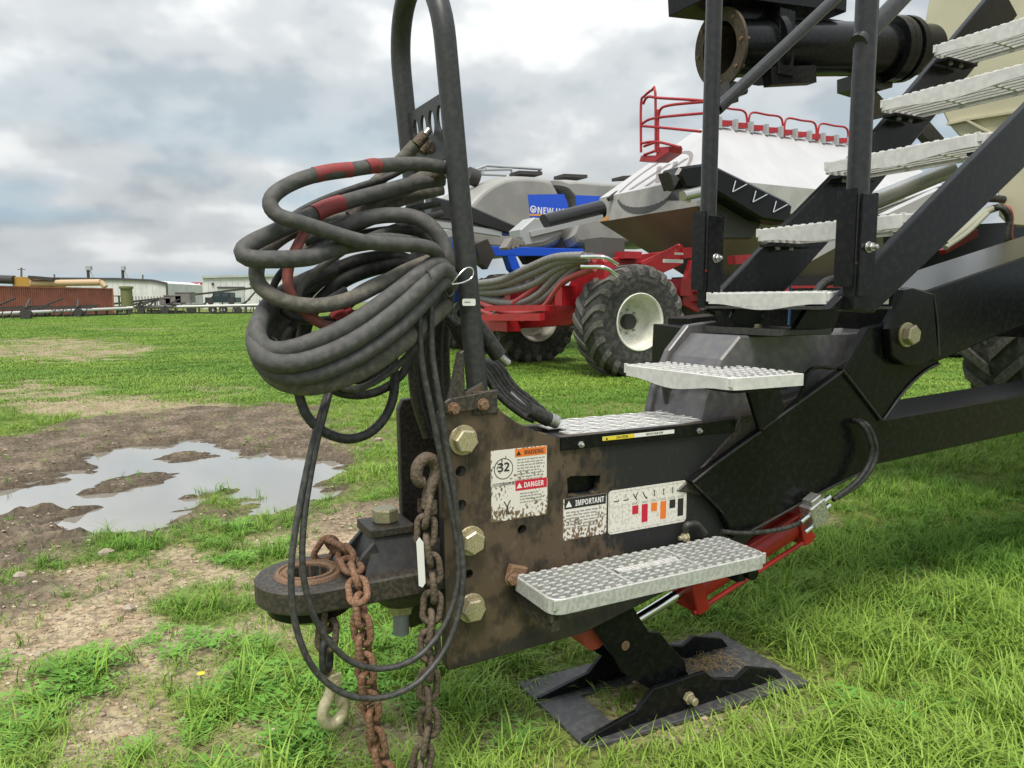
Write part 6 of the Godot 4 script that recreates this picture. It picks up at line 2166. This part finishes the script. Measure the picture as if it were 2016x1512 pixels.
func ground() -> void:
	rough_noise.seed = 4
	rough_noise.frequency = 1.4
	rough_noise.fractal_octaves = 4
	patch_noise.seed = 8
	patch_noise.frequency = 1.1
	patch_noise.fractal_octaves = 4
	clod_noise.seed = 15
	clod_noise.frequency = 4.5
	clod_noise.fractal_octaves = 3
	puddle_poly = ground_flat([[-260, 1040], [-80, 985], [0, 970], [110, 945], [170, 905], [250, 880], [375, 868], [480, 890], [560, 900], [640, 912], [660, 935], [640, 968], [600, 1003], [505, 1006], [478, 972], [440, 962], [350, 1000], [290, 1042], [180, 1058], [112, 1052], [130, 1022], [195, 992], [60, 1004], [-80, 1020], [-240, 1080]])
	mud_poly = ground_flat([[-400, 960], [-100, 880], [200, 825], [420, 800], [600, 800], [700, 855], [700, 930], [660, 985], [790, 975], [800, 1012], [560, 1034], [430, 1008], [330, 1054], [250, 1078], [180, 1130], [90, 1190], [-60, 1260], [-400, 1240]])
	islands = [ground_flat([[165, 972], [190, 950], [240, 935], [320, 924], [348, 928], [310, 948], [240, 966]]), ground_flat([[165, 922], [178, 914], [190, 918], [180, 930]]), ground_flat([[300, 898], [380, 884], [440, 896], [380, 905], [330, 908]])]
	var rs := PackedFloat32Array()
	var r := 0.5
	while r < 900.0:
		rs.append(r)
		r *= 1.0062 if r > 1.4 and r < 11.0 else (1.012 if r < 20.0 else 1.06)
	var an := PackedFloat32Array()
	var a := -42.0
	while a <= 42.0:
		an.append(a)
		a += 0.30
	a = 46.0
	while a < 318.0:
		an.append(a)
		a += 6.0
	var na := an.size()
	var v := PackedVector3Array()
	var col := PackedColorArray()
	var grassy := Vector3(0.13, 0.2, 0.042)
	var grassy2 := Vector3(0.22, 0.24, 0.075)
	var dry := Vector3(0.5, 0.405, 0.285)
	var dry2 := Vector3(0.38, 0.29, 0.195)
	var mudc := Vector3(0.145, 0.115, 0.085)
	var mud2 := Vector3(0.26, 0.21, 0.155)
	for rr in rs:
		for aa in an:
			var t := deg_to_rad(aa)
			var p := Vector2(sin(t) * rr, -cos(t) * rr)
			var e := [0.012, 0.0, 0.0, -1.0]
			if rr < 60.0 and (aa <= 42.0 or rr < 6.0):
				e = earth(p)
			var n1 := patch_noise.get_noise_2d(p.x * 2.3 + 40.0, p.y * 2.3)
			var n2 := patch_noise.get_noise_2d(p.x * 0.12, p.y * 0.12 + 70.0)
			var c := grassy.lerp(grassy2, clampf(0.5 + n1 * 0.8 + n2 * 0.6, 0.0, 1.0))
			c = c.lerp(dry.lerp(dry2, clampf(0.5 + n1 * 1.2, 0.0, 1.0)), e[1])
			c = c.lerp(mudc.lerp(mud2, clampf(0.35 + n1 * 1.3, 0.0, 1.0)), e[2])
			var soak: float = e[2] * smoothstep(-0.16, -0.05, e[3] + n1 * 0.16) * 0.6      # rain-soaked mud round the water
			c = c.lerp(Vector3(0.06, 0.05, 0.04), soak)
			v.append(Vector3(p.x, e[0], p.y))
			col.append(Color(c.x, c.y, c.z))
	var ix := PackedInt32Array()
	var nr := rs.size()
	for i in nr - 1:
		for j in na:
			var k := (j + 1) % na
			ix.append_array([i * na + j, (i + 1) * na + j, (i + 1) * na + k, i * na + j, (i + 1) * na + k, i * na + k])
	var nn := PackedVector3Array()
	nn.resize(v.size())
	for i in nr:
		for j in na:
			var i0 := maxi(i - 1, 0)
			var i1 := mini(i + 1, nr - 1)
			var dr := v[i1 * na + j] - v[i0 * na + j]
			var da := v[i * na + (j + 1) % na] - v[i * na + (j + na - 1) % na]
			var x := dr.cross(da)
			nn[i * na + j] = (x if x.y > 0 else -x).normalized()
	var arr := []
	arr.resize(Mesh.ARRAY_MAX)
	arr[Mesh.ARRAY_VERTEX] = v
	arr[Mesh.ARRAY_NORMAL] = nn
	arr[Mesh.ARRAY_COLOR] = col
	arr[Mesh.ARRAY_INDEX] = ix
	var mesh := ArrayMesh.new()
	mesh.add_surface_from_arrays(Mesh.PRIMITIVE_TRIANGLES, arr)
	var m := worn(mottled(Color(0.62, 0.62, 0.62), Color(1, 1, 1), 0.03, 0.25, 0.7, 61, 512, 6), 1.1, 0.92, 0.0, mottled(Color(0, 0, 0), Color(1, 1, 1), 0.04, 0.15, 0.85, 62, 512, 6), 1.0)
	m.uv1_world_triplanar = true
	m.vertex_color_use_as_albedo = true
	m.metallic_specular = 0.3
	var o := MeshInstance3D.new()
	o.name = "ground"
	o.mesh = mesh
	o.material_override = m
	add_child(o)
	tag(o, "trampled grassy yard with bare earth and mud", "ground", "", "structure")
	# water
	var s := Shape.new()
	var big := Geometry2D.offset_polygon(puddle_poly, 0.3)
	var bp: PackedVector2Array = big[0]
	var tr := Geometry2D.triangulate_polygon(bp)
	for i in range(0, tr.size(), 3):
		s.tri(Vector3(bp[tr[i]].x, 0, bp[tr[i]].y), Vector3(bp[tr[i + 1]].x, 0, bp[tr[i + 1]].y), Vector3(bp[tr[i + 2]].x, 0, bp[tr[i + 2]].y), Vector3.UP, Vector3.UP, Vector3.UP)
	o = MeshInstance3D.new()
	o.name = "puddle"
	o.mesh = s.mesh()
	var wm := plain(Color(0.28, 0.265, 0.235), 0.05)
	wm.clearcoat_enabled = true
	wm.clearcoat = 1.0
	wm.clearcoat_roughness = 0.03
	o.material_override = wm
	o.position.y = -0.0125
	add_child(o)
	tag(o, "shallow silty puddle reflecting the grey sky", "puddle", "", "structure")

func tuft(blades: int, spread: float, h0: float, h1: float, wide: float, lean: float, sd: int) -> ArrayMesh:
	var g := RandomNumberGenerator.new()
	g.seed = sd
	var s := Shape.new()
	for i in blades:
		var at := Vector3(g.randfn(0, spread * 0.5), -0.008, g.randfn(0, spread * 0.5))
		var a := g.randf() * TAU
		var d := Vector3(cos(a), 0, sin(a))
		var side := Vector3(-d.z, 0, d.x)
		var h := g.randf_range(h0, h1)
		var ln := h * g.randf_range(0.15, 1.0) * lean
		var w := wide * g.randf_range(0.7, 1.2)
		var tone := g.randf_range(0.72, 1.25)
		var old := g.randf() < 0.04
		var cc := Color(tone, tone, tone * 0.9) if not old else Color(2.2, 1.35, 1.9)
		var prev_l := at - side * w
		var prev_r := at + side * w
		var k := 4
		for j in range(1, k + 1):
			var f := float(j) / k
			var c := at + Vector3(0, h * (f - 0.32 * lean * f * f * f), 0) + d * (ln * f * f)
			var ww := w * (1.0 - f * f) + 0.0001
			var l := c - side * ww
			var r := c + side * ww
			var n := (prev_r - prev_l).cross(c - (prev_l + prev_r) * 0.5).normalized()
			s.tri(prev_l, prev_r, r, n, n, n)
			s.tri(prev_l, r, l, n, n, n)
			for z in 6:
				s.c.append(cc)
			prev_l = l
			prev_r = r
	return s.mesh()
func broadleaf(sd: int) -> ArrayMesh:
	var g := RandomNumberGenerator.new()
	g.seed = sd
	var s := Shape.new()
	for i in 9:
		var a := TAU * i / 9.0 + g.randf() * 0.5
		var d := Vector3(cos(a), 0, sin(a))
		var side := Vector3(-d.z, 0, d.x)
		var ln := g.randf_range(0.05, 0.11)
		var wd := ln * g.randf_range(0.13, 0.22)
		var pl := Vector3.ZERO
		var pr := Vector3.ZERO
		for j in range(1, 8):
			var f := j / 7.0
			var ww := wd * sin(PI * pow(f, 0.8)) * (1.0 + (0.4 if j % 2 else -0.25)) + 0.001
			var c := d * ln * f + Vector3(0, ln * (0.75 * f - 0.55 * f * f), 0)
			var l := c - side * ww + Vector3(0, ww * 0.3, 0)
			var r := c + side * ww + Vector3(0, ww * 0.3, 0)
			for tri3 in [[pl, c, l], [pr, r, c]]:
				var n: Vector3 = (tri3[1] - tri3[0]).cross(tri3[2] - tri3[0]).normalized()
				if n.length() < 0.5:
					n = Vector3.UP
				s.tri(tri3[0], tri3[1], tri3[2], n, n, n)
				s.c.append_array([Color(1, 1, 1), Color(1, 1, 1), Color(1, 1, 1)])
			pl = l
			pr = r
	return s.mesh()
func scatter(called: String, label: String, category: String, mesh: Mesh, m: Material, list: Array, tints: Array) -> void:
	var mm := MultiMesh.new()
	mm.transform_format = MultiMesh.TRANSFORM_3D
	mm.use_colors = true
	mm.mesh = mesh
	mm.instance_count = list.size()
	for i in list.size():
		mm.set_instance_transform(i, list[i])
		mm.set_instance_color(i, tints[i])
	var o := MultiMeshInstance3D.new()
	o.name = numbered(called)
	o.multimesh = mm
	o.material_override = m
	add_child(o)
	tag(o, label, category, "", "stuff")

func on_pad(l: Vector3) -> bool:
	if l.x > 1.06 and l.x < 1.95 and l.z > -2.03 and l.z < -1.54:
		return not (l.x > 1.24 and l.x < 1.48 and l.z > -1.83 and l.z < -1.69)
	return false

func vegetation() -> void:
	var g := RandomNumberGenerator.new()
	g.seed = 99
	var leaf := StandardMaterial3D.new()
	leaf.albedo_color = Color(1, 1, 1)
	leaf.vertex_color_use_as_albedo = true
	leaf.roughness = 0.55
	leaf.metallic_specular = 0.35
	leaf.backlight_enabled = true
	leaf.backlight = Color(0.5, 0.5, 0.5)
	var lists := [[], [], [], [], [], []]
	var tints := [[], [], [], [], [], []]
	var d := 1.25
	while d < 75.0:
		var step := d * 0.02
		var dens: float = minf(1500.0, 1500.0 * pow(3.6 / d, 1.62))
		var half := 0.80 * d + 0.25
		var count := int(dens * step * half * 2.0)
		for i in count:
			var p := Vector2(g.randf_range(-half, half), -d - g.randf() * step)
			var e := earth(p)
			if e[3] > -0.02:
				if e[3] > 0.02 or g.randf() > 0.1:
					continue
			var n1 := patch_noise.get_noise_2d(p.x * 1.7 + 11.0, p.y * 1.7)
			var n2 := patch_noise.get_noise_2d(p.x * 0.25, p.y * 0.25 + 30.0)
			var cover: float = 1.0 - maxf(e[1], e[2] * 0.98)
			cover = clampf(cover * (0.9 + n1 * 1.1), 0.0, 1.0)
			var q := pix(Vector3(p.x, 0, p.y))
			var left_half := smoothstep(950.0, 700.0, q.x)
			cover *= 1.0 - 0.35 * left_half * smoothstep(0.1, -0.4, n1)
			if g.randf() > cover + 0.012 + (0.10 if n1 > 0.12 else 0.0):
				continue
			var l := to_yard(Vector3(p.x, 0, p.y))
			if on_pad(l):
				continue
			var by_pad := l.x > 0.98 and l.x < 2.02 and l.z > -2.1 and l.z < -1.36
			if by_pad and g.randf() < 0.45:
				continue
			var sc := g.randf_range(0.7, 1.25) * (0.75 + 0.35 * cover) * (1.0 + n2 * 0.3 + n1 * 0.35)
			var kind := 0
			if d < 9.0:
				if g.randf() < 0.35 * (1.0 - left_half) + 0.12:
					kind = 2 + (i % 2)
				else:
					kind = i % 2
				if d < 4.5 and g.randf() < 0.02 + 0.045 * left_half * smoothstep(1180.0, 1300.0, q.y):
					kind = 4
			else:
				kind = 5
			if by_pad:
				kind = i % 2
			if kind == 5:
				sc *= 1.0 + d / 45.0
			elif d > 4.0:
				sc *= 0.85
			var b := Basis(Vector3.UP, g.randf() * TAU).scaled(Vector3(sc, sc * g.randf_range(0.75, 1.15), sc))
			lists[kind].append(Transform3D(b, Vector3(p.x, e[0] - 0.002, p.y)))
			var warm := clampf(0.5 + n2 * 1.4 + g.randf_range(-0.35, 0.35), 0.0, 1.0)
			var c := Vector3(0.145, 0.295, 0.042).lerp(Vector3(0.25, 0.39, 0.066), warm) * g.randf_range(0.8, 1.15)
			if kind == 4:
				c = Vector3(0.13, 0.3, 0.045) * g.randf_range(0.8, 1.25)
			tints[kind].append(Color(c.x, c.y, c.z))
		d += step
	scatter("grass", "short fine grass over the yard, thin and upright", "grass", tuft(11, 0.032, 0.025, 0.07, 0.0015, 1.0, 1), leaf, lists[0], tints[0])
	scatter("grass", "short fine grass over the yard, bent and spreading", "grass", tuft(12, 0.036, 0.02, 0.065, 0.0017, 1.5, 2), leaf, lists[1], tints[1])
	scatter("tall_grass", "long arching grass blades near the jack pad", "grass", tuft(9, 0.03, 0.06, 0.14, 0.0022, 1.4, 3), leaf, lists[2], tints[2])
	scatter("tall_grass", "long upright grass blades near the jack pad", "grass", tuft(8, 0.026, 0.07, 0.15, 0.002, 0.9, 4), leaf, lists[3], tints[3])
	scatter("weeds", "broad toothed weed leaves among the near grass", "weeds", broadleaf(5), leaf, lists[4], tints[4])
	scatter("far_grass", "distant lawn of the yard in broad clumps", "grass", tuft(24, 0.12, 0.022, 0.06, 0.0032, 1.3, 6), leaf, lists[5], tints[5])
	print("tufts ", lists.map(func(x): return x.size()))
	# gravel
	var st := Shape.new()
	var rg := RandomNumberGenerator.new()
	rg.seed = 3
	var ring := []
	for i in 4:
		var row := []
		for j in 7:
			var th := PI * (i + 0.5) / 4.0
			row.append(Vector3(sin(th) * cos(TAU * j / 7), cos(th) * 0.6, sin(th) * sin(TAU * j / 7)) * rg.randf_range(0.85, 1.15))
		ring.append(row)
	for j in 7:
		var k := (j + 1) % 7
		for i in 3:
			st.quad(ring[i][j], ring[i][k], ring[i + 1][k], ring[i + 1][j])
		st.quad(ring[0][j], ring[0][k], Vector3(0, 0.62, 0), Vector3(0, 0.62, 0))
	var stone := st.mesh()
	var gl := []
	var gt := []
	for i in 60000:
		var dd := 1.3 + 6.0 * pow(g.randf(), 1.3)
		var p := Vector2(g.randf_range(-0.75, 0.75) * dd, -dd)
		var e := earth(p)
		if e[3] > 0.0 or g.randf() > maxf(e[1] * 0.8, e[2] * 0.25) + 0.02:
			continue
		var sz := 0.0022 + 0.009 * pow(g.randf(), 5.0)
		gl.append(Transform3D(Basis(Vector3.UP, g.randf() * TAU).scaled(Vector3(sz * g.randf_range(0.8, 1.4), sz, sz)), Vector3(p.x, e[0] + sz * 0.2, p.y)))
		var c := Vector3(0.42, 0.36, 0.28).lerp(Vector3(0.3, 0.2, 0.12), g.randf()) * g.randf_range(0.7, 1.3)
		gt.append(Color(c.x, c.y, c.z))
	var sm := plain(Color(1, 1, 1), 0.85)
	sm.vertex_color_use_as_albedo = true
	scatter("gravel", "loose pebbles strewn over the bare earth", "gravel", stone, sm, gl, gt)
	for q in [[211, 1097, 0.034, "rounded grey stone at the puddle's grassy edge"], [40, 1152, 0.03, "pale oblong stone at the muddy bank"], [254, 1208, 0.026, "flat orange stone on the bare path"], [80, 1295, 0.02, "small brown stone on the sandy track"], [540, 1450, 0.012, "small white pebble between the weeds"], [745, 872, 0.03, "flat tan stone beside the upper mud"]]:
		var w := to_world(G(q[0], q[1]))
		var e := earth(Vector2(w.x, w.z))
		var o := MeshInstance3D.new()
		o.name = numbered("stone")
		o.mesh = stone
		var tone := 0.42 if q[0] != 540 else 0.75
		o.material_override = worn(mottled(Color(tone, tone * 0.88, tone * 0.72), Color(tone * 0.7, tone * 0.55, tone * 0.42), 0.03, 0.3, 0.7, 70, 256), 6.0, 0.85)
		add_child(o)
		o.position = Vector3(w.x, e[0] + q[2] * 0.25, w.z)
		o.scale = Vector3(q[2] * 1.3, q[2], q[2] * 0.9)
		o.rotation.y = q[0]
		tag(o, q[3], "stone", "loose stones")
	# one yellow dandelion
	var fw := to_world(G(397, 1362))
	var fy: float = earth(Vector2(fw.x, fw.z))[0]
	var f := far_thing("dandelion", "single yellow dandelion flower in the grass", "flower", fw.x, fw.z)
	var s := Shape.new()
	s.rod(Vector3(fw.x, fy - 0.01, fw.z), Vector3(fw.x, fy + 0.05, fw.z), 0.0015, 6)
	part("stem", s, plain(Color(0.12, 0.2, 0.05), 0.6), f)
	s = Shape.new()
	for i in 16:
		var a := TAU * i / 16
		var c := Vector3(fw.x, fy + 0.05, fw.z)
		var dr := Vector3(cos(a), 0.35, sin(a))
		s.quad(c, c + dr * 0.011 + Vector3(-sin(a), 0, cos(a)) * 0.002, c + dr * 0.014, c + dr * 0.011 - Vector3(-sin(a), 0, cos(a)) * 0.002)
	part("petals", s, M.yellow, f)
	# dry straw caught on the jack pad
	var c0 := G(1390, 1312, 0.03)
	f = thing("straw", "loose dry straw caught on the jack pad", "straw", Vector3(c0.x, 0.028, c0.z))
	f.set_meta("kind", "stuff")
	s = Shape.new()
	for i in 130:
		var p := Vector3(c0.x + g.randfn(0, 0.055), 0.03 + g.randf() * 0.012, c0.z + g.randfn(0, 0.035))
		var a := g.randf() * TAU
		var l := g.randf_range(0.02, 0.06)
		s.tube(PackedVector3Array([p, p + Vector3(cos(a) * l * 0.5, 0.008, sin(a) * l * 0.5), p + Vector3(cos(a) * l, 0.001, sin(a) * l)]), 0.0009, 4)
	part("stalks", s, M.wood_straw, f)

func _ready() -> void:
	rng.seed = 12
	lookout()
	materials()
	ground()
	print("ground")
	seed_cart()
	print("cart")
	hoses()
	chains()
	print("hoses")
	red_cart()
	blue_cart()
	distance_row()
	print("back")
	vegetation()
